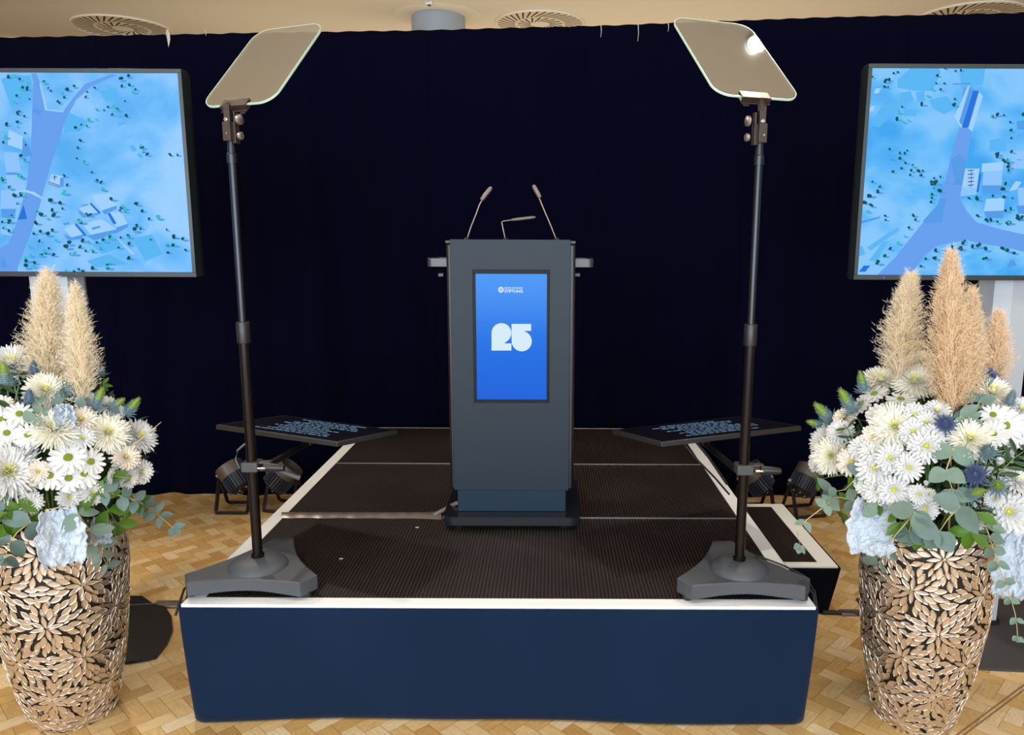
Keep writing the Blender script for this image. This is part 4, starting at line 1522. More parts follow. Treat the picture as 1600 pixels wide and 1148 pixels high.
def make_vase(cx, cy, rot, label):
    root = empty('floor_vase', (cx, cy, 0), label, 'vase', 'tall leaf-relief floor vases', world=False)
    m = MB()
    prof = [(0.0001, 0.0)] + [(vr(z), z) for z in [VH * i / 40 for i in range(41)]]
    prof += [(vr(VH) - 0.008, VH + 0.002), (vr(VH) - 0.012, VH - 0.01), (0.15, 0.35), (0.0001, 0.34)]
    m.lathe(prof, (0, 0, 0), 72, 0, None, False)
    m.build('body', 'vasebase', root)
    # relief: rosettes of almond leaves pressed all over the surface
    Rm = 0.172
    circ = 2 * PI * Rm
    rnd = random.Random(11)
    ncol = 6
    du = circ / ncol
    dv = 0.150
    cents = []
    row = 0
    v = 0.03
    while v < VH + 0.05:
        for k in range(ncol):
            cents.append(((k + 0.5 * (row % 2)) * du + rnd.uniform(-0.015, 0.015), v + rnd.uniform(-0.018, 0.018)))
        v += dv * 0.82
        row += 1

    def wd(u1, u2):
        d = (u1 - u2 + circ / 2) % circ - circ / 2
        return d

    placed = []

    def put(u, v, ang, L, W, lift):
        if 0.002 < v < VH - 0.002:
            placed.append((u, v, ang, L, W, lift))

    # rosettes: every ring sits in the gaps of the ring inside it
    A0 = [rnd.uniform(0, PI) for _ in cents]
    for ring in (0, 1, 2, 3, 4):
        for (cu, cv), a0 in zip(cents, A0):
            r0, n, off = ((0.0235, 8, 0.0), (0.0475, 8, 0.5), (0.0665, 16, 0.5), (0.0890, 16, 0.0), (0.1110, 24, 0.25))[ring]
            for k in range(n):
                a = a0 + 2 * PI * (k + off) / n
                u, v_ = cu + math.cos(a) * r0, cv + math.sin(a) * r0
                oth = min(math.hypot(wd(u, c2[0]), v_ - c2[1]) for c2 in cents if not (c2[0] == cu and c2[1] == cv))
                if ring and r0 > oth - 0.002:
                    continue
                if ring > 1 and any(math.hypot(wd(u, q[0]), v_ - q[1]) < 0.0155 for q in placed):
                    continue
                put(u, v_, a, (0.046, 0.046, 0.044, 0.044, 0.042)[ring], (0.0165, 0.0225, 0.0205, 0.021, 0.019)[ring], 0.0040 - 0.0009 * ring)
    # loose leaves where rosettes meet, lowest in the relief
    for _ in range(9000):
        u, v_ = rnd.uniform(0, circ), rnd.uniform(0.004, VH - 0.004)
        if any(math.hypot(wd(u, q[0]), v_ - q[1]) < 0.0150 for q in placed):
            continue
        c2 = min(cents, key=lambda c_: math.hypot(wd(u, c_[0]), v_ - c_[1]))
        put(u, v_, math.atan2(v_ - c2[1], wd(u, c2[0])) + rnd.uniform(-0.2, 0.2), 0.038, 0.0165, 0.0)

    def S(u, v, h):
        th = u / Rm
        r = vr(min(VH, max(0, v))) + h
        return (r * math.cos(th), r * math.sin(th), v)
    m = MB()
    K = 14
    for (u, v, a, L, W, lift) in placed:
        ca, sa = math.cos(a), math.sin(a)
        rings = []
        tilt_h = lift
        stretch = Rm / vr(min(VH, max(0, v)))
        for sc_, h in ((1.0, -0.004 - lift), (0.88, 0.0010), (0.83, 0.0022), (0.77, 0.0024), (0.70, 0.0016), (0.35, 0.0013)):
            r = []
            for k in range(K):
                t = k / K * 2 * PI
                lx = math.cos(t)
                # almond outline
                ly = math.copysign((1 - abs(lx) ** 2.0) * 1.0, math.sin(t)) if abs(math.sin(t)) > 1e-6 else 0.0
                x = lx * (L / 2 - (1 - sc_) * 0.016)
                y = ly * (W / 2 - (1 - sc_) * 0.0085)
                r.append(S(u + (x * ca - y * sa) * stretch, v + x * sa + y * ca, h + tilt_h))
            rings.append(r)
        m.rings(rings[:2], 2, None, False)
        m.rings(rings[1:4], 1, None, False)
        m.rings(rings[3:], 0, None, False)
        m.add([rings[-1][k] for k in range(K)], [tuple(range(K))], 0)
    o = m.build('leaf_relief', ['vaseleaf', 'vaserim', 'vasebase'], root, sharp=50)
    o['kind'] = 'stuff'
    root.rotation_euler.z = rot
    return root


VL = (-1.592, 2.315)
VR_ = (1.222, 2.315)
make_vase(VL[0], VL[1], 0.3, 'tall champagne vase with pressed leaf relief, holding the left bouquet')
make_vase(VR_[0], VR_[1], 1.9, 'tall champagne vase with pressed leaf relief, holding the right bouquet')

# ---------------------------------------------------------------- flowers
rnd = random.Random(21)


def petal(mb, az, r0, L, W, e0, e1, mi=0, cup=0.12, nseg=4, tipw=0.35, shape=0.6, z0=0.0, twist=0.0):
    """a strip petal that leaves the axis at radius r0 and bends from elevation e0 to e1"""
    ca, sa = math.cos(az), math.sin(az)
    r, z = r0, z0
    vs = []
    for i in range(nseg + 1):
        t = i / nseg
        wv = W * (math.sin(PI * min(1, (0.18 + 0.82 * t)) ** shape) ** 0.6 if shape else 1)
        wv = W * max(0.0, (0.45 + 0.55 * math.sin(PI * t ** shape * 0.5)) if t < 0.75 else (1 - (t - 0.75) / 0.25 * (1 - tipw)))
        e = e0 + (e1 - e0) * t
        dz = cup * wv
        tx, ty = -sa, ca
        tw = twist * t
        for s_ in (-1, 0, 1):
            off = s_ * wv / 2
            zz = z + (dz if s_ else 0) + off * math.sin(tw)
            o_ = off * math.cos(tw)
            vs.append((ca * r + tx * o_, sa * r + ty * o_, zz))
        r += math.cos(e) * L / nseg
        z += math.sin(e) * L / nseg
    fs = []
    for i in range(nseg):
        a = i * 3
        fs += [(a, a + 1, a + 4, a + 3), (a + 1, a + 2, a + 5, a + 4)]
    mb.add(vs, fs, mi)


def mesh_of(mb, name, mats):
    return mb.mesh(name, [MAT[m_] for m_ in mats], (0, 0, 0), 60)


# all flower meshes are made for a radius of 1 (decimetre-free unit), scaled by the thing
def spider_mesh(seed, cream):
    r_ = random.Random(seed)
    m = MB()
    layers = [(54, 0.10, 0.88, 0.095, -26, -4), (54, 0.10, 0.88, 0.092, -12, 10), (50, 0.10, 0.85, 0.09, 0, 24), (46, 0.09, 0.78, 0.088, 14, 38), (40, 0.08, 0.68, 0.085, 28, 52), (32, 0.08, 0.56, 0.08, 42, 66)]
    for n, r0, L, W, e0, e1 in layers:
        for k in range(n):
            petal(m, 2 * PI * (k + r_.uniform(-0.4, 0.4)) / n, r0, L * r_.uniform(0.84, 1.16), W * r_.uniform(0.8, 1.2), R(e0 + r_.uniform(-8, 8)), R(e1 + r_.uniform(-12, 16)), 0, 0.35, 4, 0.4,
                  0.6, 0.0, r_.uniform(-0.5, 0.5))
    a = mesh_of(m, 'spider_petals', ['petalcream' if cream else 'petal'])
    c = MB()
    for n, r0, L, W, e0, e1 in ((20, 0.05, 0.40, 0.07, 58, 86), (14, 0.03, 0.36, 0.06, 70, 98), (8, 0.02, 0.30, 0.05, 80, 102)):
        for k in range(n):
            petal(c, 2 * PI * (k + r_.uniform(-0.4, 0.4)) / n, r0, L * r_.uniform(0.85, 1.1), W, R(e0 + r_.uniform(-8, 8)), R(e1 + r_.uniform(-10, 10)), 0, 0.3, 3, 0.4)
    b = mesh_of(c, 'florets', ['petalyellow'])
    return a, b


def mum_mesh(seed, peach=False):
    r_ = random.Random(seed)
    m = MB()
    for n, r0, L, W, e0, e1 in ((20, 0.1, 0.92, 0.21, -16, -2), (20, 0.1, 0.88, 0.21, -4, 10), (19, 0.1, 0.82, 0.20, 8, 20), (18, 0.09, 0.72, 0.19, 20, 32), (15, 0.08, 0.60, 0.17, 34, 48), (12, 0.07, 0.46, 0.14, 50, 68)):
        a0 = r_.uniform(0, 1)
        for k in range(n):
            petal(m, 2 * PI * (k + a0 + r_.uniform(-0.2, 0.2)) / n, r0, L * r_.uniform(0.9, 1.08), W * r_.uniform(0.85, 1.12), R(e0 + r_.uniform(-6, 6)), R(e1 + r_.uniform(-6, 8)), 0, 0.30, 5, 0.55)
    a = mesh_of(m, 'mum_petals', ['petalpeach' if peach else 'petal'])
    c = MB()
    for n, r0, L, W, e0, e1 in ((10, 0.05, 0.34, 0.10, 58, 84), (7, 0.02, 0.28, 0.08, 70, 100)):
        for k in range(n):
            petal(c, 2 * PI * (k + r_.uniform(-0.3, 0.3)) / n, r0, L, W, R(e0), R(e1), 0, 0.3, 3, 0.4)
    c.lathe([(0.10, 0.05), (0.10, 0.16), (0.06, 0.20), (0.01, 0.21)], (0, 0, 0), 12, 1)
    b = mesh_of(c, 'mum_heart', ['petalyellow', 'yellowgreen'])
    return a, b


def daisy_mesh(seed):
    r_ = random.Random(seed)
    m = MB()
    for n, r0, L, W, e0, e1 in ((15, 0.12, 0.88, 0.30, -10, -4), (14, 0.12, 0.86, 0.28, 2, 8)):
        a0 = r_.uniform(0, 1)
        for k in range(n):
            petal(m, 2 * PI * (k + a0 + r_.uniform(-0.15, 0.15)) / n, r0, L * r_.uniform(0.92, 1.06), W * r_.uniform(0.85, 1.12), R(e0 + r_.uniform(-5, 5)), R(e1 + r_.uniform(-8, 8)), 0, 0.12, 5, 0.55)
    a = mesh_of(m, 'daisy_petals', ['petal'])
    c = MB().lathe([(0.20, 0.02), (0.235, 0.06), (0.22, 0.11), (0.16, 0.14), (0.08, 0.13), (0.01, 0.115)], (0, 0, 0), 20)
    b = mesh_of(c, 'daisy_disc', ['green'])
    return a, b


def bud_mesh():
    m = MB()
    for n, r0, L, W, e0, e1 in ((9, 0.15, 1.3, 0.5, 50, 88), (9, 0.1, 1.3, 0.45, 62, 95)):
        for k in range(n):
            petal(m, 2 * PI * k / n + n * L, r0, L, W, R(e0), R(e1), 0, 0.3, 4, 0.5)
    a = mesh_of(m, 'bud_petals', ['petal'])
    c = MB().lathe([(0.15, -0.25), (0.42, -0.05), (0.5, 0.25), (0.42, 0.30)], (0, 0, 0), 14)
    return a, mesh_of(c, 'calyx', ['stem'])


FL = {
    'spider': [spider_mesh(1, False), spider_mesh(2, True), spider_mesh(3, False)],
    'mum': [mum_mesh(4), mum_mesh(5), mum_mesh(6, True)],
    'daisy': [daisy_mesh(7), daisy_mesh(8)],
    'bud': [bud_mesh()],
}
NAMES = {'spider': ('spider_chrysanthemum', 'petals', 'flower_center'), 'mum': ('spray_chrysanthemum', 'petals', 'flower_center'),
         'daisy': ('daisy_chrysanthemum', 'petals', 'flower_center'), 'bud': ('chrysanthemum_bud', 'petals', 'calyx')}


class Bouquet:
    def __init__(s, cx, cy, cz, rx, ry, rz, side):
        s.c = Vector((cx, cy, cz))
        s.r = Vector((rx, ry, rz))
        s.side = side

    def hit(s, px, py, k=1.0):
        d = ray(px, py)
        o = CAM - s.c
        D = Vector([d[i] / (s.r[i] * k) for i in range(3)])
        O = Vector([o[i] / (s.r[i] * k) for i in range(3)])
        A_, B2, C_ = D.dot(D), 2 * O.dot(D), O.dot(O) - 1
        disc = B2 * B2 - 4 * A_ * C_
        if disc > 0:
            t = (-B2 - math.sqrt(disc)) / (2 * A_)
        else:
            t = -B2 / (2 * A_)
        P = CAM + d * t
        n = Vector([(P[i] - s.c[i]) / (s.r[i] ** 2) for i in range(3)]).normalized()
        return P, n


BL = Bouquet(-1.60, 2.32, 0.87, 0.37, 0.33, 0.30, 'left')
BR = Bouquet(1.235, 2.32, 0.87, 0.37, 0.33, 0.30, 'right')


def stem_mesh(root, P, n, bq, r=0.003):
    """stem curving from the flower into the vase mouth"""
    end = Vector((bq.c.x + (P.x - bq.c.x) * 0.25, bq.c.y + (P.y - bq.c.y) * 0.25, 0.66))
    c1 = P - n * 0.05
    pts = [P + (c1 - P) * t / 2 for t in range(3)] + [c1.lerp(end, t / 4) for t in range(1, 5)]
    inv = root.matrix_basis.inverted()
    m = MB().tube(pts, r, 5)
    m.v = [tuple(inv @ Vector(v)) for v in m.v]
    o = m.build('stem', 'stem', None, origin=(0, 0, 0))
    o.parent = root


KINDL = {'spider': 'spider chrysanthemum', 'mum': 'spray chrysanthemum', 'daisy': 'daisy chrysanthemum', 'bud': 'chrysanthemum bud'}


def flower(bq, kind, px, py, dia, label, face=None, var=None, k=1.0):
    P, n = bq.hit(px, py, k)
    tocam = (CAM - P).normalized()
    if face is None:
        ax = (n * 0.55 + tocam * 0.55 + Vector((0, 0, 0.35))).normalized()
    else:
        right, up = Vector((1, 0, 0)), Vector((0, 0, 1))
        ax = (right * face[0] + up * face[1] + tocam * face[2]).normalized()
    depth = (P - CAM).dot(_F)
    r = dia / 2 * depth / FPX
    nm, pn, cn = NAMES[kind]
    root = bpy.data.objects.new(nm, None)
    root.empty_display_size = 0.03
    COL.objects.link(root)
    G = basis(P - ax * r * 0.2, ax) @ Matrix.Rotation(rnd.uniform(0, 6.28), 4, 'Z') @ Matrix.Scale(r * 1.04, 4)
    root.matrix_basis = G
    tag(root, label, 'flower', KINDL[kind] + 's in the ' + bq.side + ' bouquet')
    ms = FL[kind][var if var is not None else rnd.randrange(len(FL[kind]))] if var != -1 else FL[kind][0]
    a = bpy.data.objects.new(pn, ms[0])
    b = bpy.data.objects.new(cn, ms[1])
    for o in (a, b):
        COL.objects.link(o)
        o.parent = root
    stem_mesh(root, P - ax * r * 0.15, ax, bq)
    return root


UPF = (0, 1.0, 0.55)
LEFT_FL = [
    ('spider', 16, 562, 78, 'white spider chrysanthemum, topmost flower at the left edge of the left bouquet', UPF, 0),
    ('spider', 72, 606, 62, 'white spider chrysanthemum tucked under the wide left pampas plume', (0.1, 0.8, 0.8), 1),
    ('spider', 84, 664, 74, 'flat cream spider chrysanthemum in the middle of the left bouquet', (0, 0.85, 0.7), 1),
    ('mum', 127, 652, 48, 'creamy chrysanthemum beside the small pale blue sheet, left bouquet', (0.2, 0.6, 0.8), 2),
    ('spider', 170, 673, 64, 'cream spider chrysanthemum on the right shoulder of the left bouquet', (0.3, 0.5, 0.9), 1),
    ('spider', 219, 679, 58, 'white spider chrysanthemum, rightmost of the left bouquet', (0.8, 0.7, 0.5), 0),
    ('spider', 14, 734, 96, 'largest white spider chrysanthemum at the left edge of the picture', (0.1, 0.3, 1), 0),
    ('mum', 130, 683, 36, 'small white chrysanthemum below the small pale blue sheet, left bouquet', (0.1, 0.3, 1), 0),
    ('daisy', 2, 655, 46, 'daisy with green eye cut by the left edge of the picture, upper one', (0, 0.3, 1), 0),
    ('daisy', 30, 645, 40, 'daisy above the flat cream spider chrysanthemum, beside a grey thistle', (0.1, 0.5, 1), 1),
    ('daisy', 10, 675, 40, 'daisy with green eye below the upper edge daisy, left bouquet', (0, 0.4, 1), 0),
    ('daisy', 43, 678, 40, 'pale blue-white daisy left of the flat cream spider chrysanthemum', (0, 0.5, 1), 1),
    ('daisy', 106, 713, 52, 'topmost daisy of the front cluster in the left bouquet', (0, 0.45, 1), 0),
    ('daisy', 143, 720, 44, 'daisy turned right at the right end of the left front cluster', (0.5, 0.35, 0.8), 1),
    ('daisy', 77, 742, 44, 'leftmost green-eyed daisy of the front cluster in the left bouquet', (-0.1, 0.2, 1), 0),
    ('daisy', 107, 746, 44, 'middle daisy of the lower row in the left front cluster', (0, 0.2, 1), 1),
    ('daisy', 132, 739, 46, 'right daisy of the lower row in the left front cluster', (0.2, 0.2, 1), 0),
    ('mum', 60, 735, 34, 'small cream chrysanthemum between the big spider bloom and the daisies, left', (0, 0.3, 1), 2),
    ('mum', 145, 769, 38, 'white spray chrysanthemum below the daisy cluster, left bouquet', (0.1, 0.0, 1), 0),
    ('mum', 48, 785, 36, 'lone white spray chrysanthemum above the left vase rim', (0, 0.0, 1), 1),
    ('mum', 110, 776, 38, 'white spray chrysanthemum behind the pale leaf above the left blue sheet', (0.3, -0.1, 0.9), 0),
    ('mum', 171, 743, 28, 'small white chrysanthemum seen from the side, right of the daisy cluster', (-0.8, 0.1, 0.4), 1),
    ('mum', 204, 747, 36, 'white chrysanthemum facing down right, lowest on the right of the left bouquet', (0.8, -0.2, 0.4), 1),
    ('mum', 198, 712, 44, 'cream chrysanthemum under the rightmost spider bloom, left bouquet', (0.5, 0.5, 0.7), 2),
    ('mum', 224, 737, 38, 'white chrysanthemum below the rightmost spider bloom, left bouquet', (0.8, 0.0, 0.6), 0),
    ('daisy', 3, 627, 32, 'half-hidden daisy above the edge daisies, left bouquet', (0, 0.7, 0.6), 1),
    ('mum', 135, 621, 28, 'small white chrysanthemum at the foot of the narrow left plume', (0.1, 0.8, 0.7), 0),
    ('mum', 165, 630, 34, 'white chrysanthemum behind the green-tipped thistles, left bouquet', (0.2, 0.8, 0.6), 1),
    ('mum', 182, 641, 28, 'small white chrysanthemum among the green-tipped thistles, left bouquet', (0.3, 0.7, 0.6), 0),
    ('bud', 181, 728, 12, 'small white bud right of the daisy cluster, left bouquet', (0.3, 0.5, 0.6), None),
    ('mum', 71, 755, 12, 'tiny yellow-green floret under the leftmost front daisy', (0, 0.1, 1), 0),
    ('mum', 52, 753, 14, 'tiny cream floret beside the big spider bloom, left bouquet', (0, 0.1, 1), 2),
]
for kind, px, py, dia, lab, face, var in LEFT_FL:
    flower(BL, kind, px, py, dia, lab, face, var, 1.0)

RIGHT_FL = [
    ('spider', 1438, 559, 42, 'cream spider chrysanthemum at the foot of the left pampas plume, right bouquet', UPF, 1),
    ('spider', 1377, 589, 56, 'cream spider chrysanthemum, upper left shoulder of the right bouquet', UPF, 1),
    ('spider', 1430, 592, 64, 'large cream spider chrysanthemum left of the grey-blue thistle, right bouquet', (0, 0.8, 0.7), 1),
    ('spider', 1552, 607, 60, 'cream spider chrysanthemum under the spiky dark blue thistle', (0.3, 0.8, 0.7), 1),
    ('spider', 1398, 665, 74, 'largest pale yellow-hearted spider bloom, centre of the right bouquet', (0, 0.25, 1), 1),
    ('mum', 1364, 682, 42, 'cream chrysanthemum overlapping the left rim of the central spider bloom, right', (-0.4, 0.2, 0.9), 2),
    ('daisy', 1377, 645, 46, 'green-eyed daisy above the central spider bloom, right bouquet', (-0.2, 0.75, 0.7), 0),
    ('mum', 1429, 647, 42, 'white chrysanthemum right above the central spider bloom, right bouquet', (0.1, 0.4, 1), 0),
    ('mum', 1465, 640, 42, 'white chrysanthemum touching the foot of the tallest plume', (0.2, 0.6, 0.9), 1),
    ('mum', 1448, 658, 38, 'white chrysanthemum left of the blue thistle, right bouquet', (0, 0.4, 1), 0),
    ('mum', 1427, 673, 44, 'yellow-eyed chrysanthemum on the right rim of the central spider bloom', (0, 0.3, 1), 1),
    ('mum', 1448, 696, 54, 'large white chrysanthemum below the blue thistle, right bouquet', (0.1, 0.1, 1), 0),
    ('mum', 1460, 678, 38, 'white chrysanthemum just under the blue thistle, right bouquet', (0.3, 0.3, 0.9), 1),
    ('daisy', 1365, 612, 44, 'white daisy turned upward, left of the spider blooms, right bouquet', (-0.4, 0.9, 0.15), 1),
    ('daisy', 1344, 628, 40, 'white daisy seen from behind at the upper left of the right bouquet', (-0.7, 0.7, 0.1), 0),
    ('daisy', 1408, 620, 44, 'white daisy below the large cream spider bloom, right bouquet', (0, 0.9, 0.25), 1),
    ('spider', 1287, 688, 54, 'white spider chrysanthemum, upper one on the left rim of the right bouquet', (-0.8, 0.5, 0.6), 0),
    ('mum', 1312, 672, 42, 'white chrysanthemum between the left rim blooms and the dark leaves, right', (-0.4, 0.6, 0.7), 1),
    ('spider', 1297, 711, 60, 'cream-hearted spider chrysanthemum, lower left of the right bouquet', (-0.35, 0.1, 1), 1),
    ('mum', 1275, 722, 38, 'leftmost white chrysanthemum of the right bouquet', (-0.9, 0.0, 0.4), 0),
    ('mum', 1318, 650, 40, 'pinkish-white chrysanthemum behind the green-tipped thistles, right bouquet', (-0.6, 0.7, 0.5), 2),
    ('mum', 1330, 721, 46, 'pinkish-white chrysanthemum right of the lower left spider bloom', (-0.2, 0.1, 1), 2),
    ('mum', 1347, 699, 42, 'white chrysanthemum left below the central spider bloom, right bouquet', (-0.2, 0.4, 0.9), 0),
    ('mum', 1366, 730, 58, 'large white chrysanthemum in the lower left middle of the right bouquet', (-0.1, 0.05, 1), 0),
    ('mum', 1363, 707, 44, 'white chrysanthemum below the central spider bloom, right bouquet', (0, 0.4, 1), 1),
    ('mum', 1391, 714, 48, 'white chrysanthemum right of the large lower left one, right bouquet', (0, 0.2, 1), 1),
    ('mum', 1420, 730, 44, 'lone star-shaped white chrysanthemum in the dark gap of the right bouquet', (0.1, 0.0, 1), 0),
    ('mum', 1352, 755, 40, 'white chrysanthemum at the left end of the lowest cluster, right bouquet', (-0.4, -0.1, 0.9), 1),
    ('mum', 1371, 767, 46, 'yellow-eyed white chrysanthemum above the pale blue sheet, right bouquet', (-0.1, -0.15, 1), 0),
    ('mum', 1397, 765, 50, 'white chrysanthemum in the middle of the lowest cluster, right bouquet', (0, -0.1, 1), 1),
    ('mum', 1409, 794, 36, 'white chrysanthemum below the lowest cluster, beside the blue sheet', (0.1, -0.3, 1), 0),
    ('mum', 1435, 772, 32, 'small white chrysanthemum with green heart, lower middle of the right bouquet', (0, 0, 1), 1),
    ('mum', 1445, 794, 42, 'white chrysanthemum above the big eucalyptus leaves, right bouquet', (0, -0.2, 1), 0),
    ('mum', 1453, 772, 20, 'tiny half-open white chrysanthemum, lower middle of the right bouquet', (0.2, 0, 1), 1),
    ('bud', 1447, 757, 11, 'round white bud above the half-open chrysanthemum, right bouquet', (0, 0.6, 0.5), None),
    ('daisy', 1486, 782, 40, 'greenish-white star flower above the big eucalyptus leaves, right bouquet', (0, 0.3, 1), 1),
    ('spider', 1516, 683, 72, 'large cream spider chrysanthemum in the right half of the right bouquet', (0.1, 0.45, 0.9), 1),
    ('daisy', 1571, 663, 60, 'large green-eyed daisy on the right side of the right bouquet', (0.1, 0.3, 1), 0),
    ('daisy', 1552, 646, 40, 'daisy left above the large green-eyed one, right bouquet', (0, 0.6, 0.8), 1),
    ('daisy', 1594, 680, 42, 'green-eyed daisy cut by the right edge of the picture', (0.2, 0.3, 1), 0),
    ('daisy', 1551, 678, 44, 'daisy left below the large green-eyed one, right bouquet', (-0.3, -0.1, 0.8), 1),
    ('mum', 1597, 636, 40, 'white chrysanthemum at the upper right edge of the picture', (0.3, 0.5, 0.8), 0),
    ('bud', 1560, 724, 17, 'white bud on the dark leaves, right part of the right bouquet', (0.3, 0.6, 0.6), None),
    ('mum', 1592, 748, 50, 'white chrysanthemum facing right at the right edge, above the big round one', (0.5, 0.5, 0.6), 1),
    ('mum', 1577, 799, 68, 'big round white chrysanthemum, lowest on the right of the right bouquet', (0.1, 0.1, 1), 0),
    ('mum', 1522, 814, 32, 'small white chrysanthemum seen from the side above the right vase rim', (-0.7, 0.3, 0.35), 1),
    ('mum', 1553, 778, 30, 'white chrysanthemum under the green-hearted thistle, right bouquet', (-0.2, 0.2, 1), 1),
]
for kind, px, py, dia, lab, face, var in RIGHT_FL:
    flower(BR, kind, px, py, dia, lab, face, var, 1.0)


# thistles
def thistle_mesh(kind, seed):
    r_ = random.Random(seed)
    m = MB()
    # cone head: rows of spikes on an egg
    H = {'ball': 1.1, 'tip': 2.3}.get(kind, 1.6)
    RW = {'ball': 0.55, 'tip': 0.42}.get(kind, 0.5)
    for j in range(13):
        t = j / 12
        z = H * t
        rr = RW * math.sin(PI * (0.18 + 0.74 * t)) ** 0.8
        n = max(7, int((36 if kind == 'ball' else 24) * rr / RW))
        for k in range(n):
            a = 2 * PI * (k + 0.5 * (j % 2)) / n + r_.uniform(-0.1, 0.1)
            el = R(-15 + 100 * t + r_.uniform(-10, 10))
            L = r_.uniform(0.30, 0.48) * (1.3 if kind == 'ball' else 1.0)
            d = Vector((math.cos(a) * math.cos(el), math.sin(a) * math.cos(el), math.sin(el)))
            b = Vector((math.cos(a) * rr * 0.75, math.sin(a) * rr * 0.75, z))
            s_ = Vector((-math.sin(a), math.cos(a), 0)) * 0.045
            tipm = 1 if (kind == 'tip' and t > 0.62) else 0
            u_ = d.cross(s_.normalized()) * 0.045
            m.add([b - s_, b + s_, b + u_, b + d * L], [(0, 1, 3), (1, 2, 3), (2, 0, 3)], tipm)
    core = [(0.01, -0.08)] + [(RW * math.sin(PI * (0.18 + 0.74 * t)) ** 0.8 * 0.8, H * t) for t in [i / 8 for i in range(9)]] + [(0.01, H * 1.02)]
    o = len(core)
    m.lathe(core[:6], (0, 0, 0), 12, 0, None, False)
    m.lathe(core[5:], (0, 0, 0), 12, 1 if kind == 'tip' else 0, None, False)
    b = MB()
    n = 13
    for k in range(n):
        a = 2 * PI * k / n + r_.uniform(-0.1, 0.1)
        petal(b, a, 0.2, r_.uniform(0.9, 1.3), 0.16, R(r_.uniform(5, 25)), R(r_.uniform(20, 50)), 0, 0.4, 3, 0.08, 1.0, -0.02)
    return m, b


TH = {}
for kd, mats in (('blue', ['thistleslate', 'thistleslate']), ('ball', ['thistle', 'thistle']), ('grey', ['thistlegrey', 'thistlegrey']), ('tip', ['thistlegrey', 'thistletip'])):
    a_, b_ = thistle_mesh(kd, hash(kd) % 7 if False else len(kd))
    TH[kd] = (a_.mesh('thistle_head', [MAT[x] for x in mats], (0, 0, 0), 30), b_.mesh('bract', [MAT['thistlegrey' if kd != 'ball' else 'thistle']], (0, 0, 0), 60))


def thistle(bq, kd, px, py, dia, label, face, k=1.05):
    P, n = bq.hit(px, py, k)
    tocam = (CAM - P).normalized()
    ax = (Vector((1, 0, 0)) * face[0] + Vector((0, 0, 1)) * face[1] + tocam * face[2]).normalized()
    r = dia / 2 * (P - CAM).dot(_F) / FPX
    root = bpy.data.objects.new('blue_thistle', None)
    root.empty_display_size = 0.02
    COL.objects.link(root)
    root.matrix_basis = basis(P - ax * r * 0.6, ax) @ Matrix.Rotation(rnd.uniform(0, 6), 4, 'Z') @ Matrix.Scale(r, 4)
    tag(root, label, 'thistle', 'thistles in the ' + bq.side + ' bouquet')
    for nm, me in zip(('flower_head', 'bracts'), TH[kd]):
        o = bpy.data.objects.new(nm, me)
        COL.objects.link(o)
        o.parent = root
    stem_mesh(root, P - ax * r * 0.6, ax, bq, 0.0022)
    return root


for a in (
    ('grey', 41, 560, 22, 'grey-green thistle beside the topmost spider bloom, left bouquet', (-0.1, 1, 0.4)),
    ('blue', 54, 577, 24, 'bluish thistle left of the wide plume foot, left bouquet', (0.05, 1, 0.3)),
    ('tip', 9, 594, 34, 'tall blue thistle with lime tip at the left picture edge', (-0.05, 1, 0.2)),
    ('blue', 46, 622, 26, 'slate-blue thistle left of the white bloom under the wide plume', (0.1, 1, 0.3)),
    ('tip', 110, 608, 28, 'slate thistle leaning right at the foot of the narrow left plume', (0.9, 0.5, 0.2)),
    ('grey', 156, 580, 22, 'single green thistle standing free against the curtain, left bouquet', (0.05, 1, 0.2)),
    ('tip', 151, 629, 30, 'blue thistle with lime tip, leftmost of the right shoulder trio', (0.45, 0.9, 0.2)),
    ('tip', 178, 634, 24, 'blue thistle with lime tip, middle of the right shoulder trio', (0.8, 0.55, 0.2)),
    ('tip', 201, 641, 30, 'blue thistle with lime tip, rightmost of the right shoulder trio', (0.65, 0.7, 0.2)),
):
    thistle(BL, *a)
for a in (
    ('ball', 1477, 661, 34, 'round dark blue thistle in the centre of the right bouquet', (0, 0.4, 1)),
    ('blue', 1464, 602, 24, 'grey-blue thistle left of the tallest plume foot', (0.1, 1, 0.3)),
    ('ball', 1543, 588, 36, 'spiky dark blue thistle high on the right of the right bouquet', (0.1, 0.6, 0.8)),
    ('grey', 1543, 706, 36, 'grey spiky thistle below the large cream spider bloom, right bouquet', (0.1, 0.3, 1)),
    ('ball', 1524, 741, 38, 'bright blue thistle above the lime-hearted ones, right bouquet', (0, 0.2, 1)),
    ('tip', 1517, 773, 32, 'grey thistle with lime centre turned right, lower right bouquet', (0.5, 0.2, 0.8)),
    ('tip', 1559, 760, 36, 'grey thistle facing front with a lime heart, lower right bouquet', (0.0, 0.1, 1)),
    ('tip', 1293, 651, 34, 'grey-blue thistle with lime tip, leftmost of the right bouquet', (-0.7, 0.7, 0.2)),
    ('tip', 1328, 634, 36, 'tall thistle with lime tip at the upper left rim of the right bouquet', (-0.6, 0.9, 0.2)),
    ('tip', 1349, 604, 28, 'lime-tipped thistle beside the upper left cream bloom, right bouquet', (-0.3, 1, 0.2)),
    ('tip', 1281, 664, 24, 'small grey-green thistle lying outward at the left rim of the right bouquet', (-1, 0.3, 0.2)),
    ('grey', 1579, 624, 26, 'green thistle against the white stand column, right bouquet', (0.2, 1, 0.2)),
):
    thistle(BR, *a)


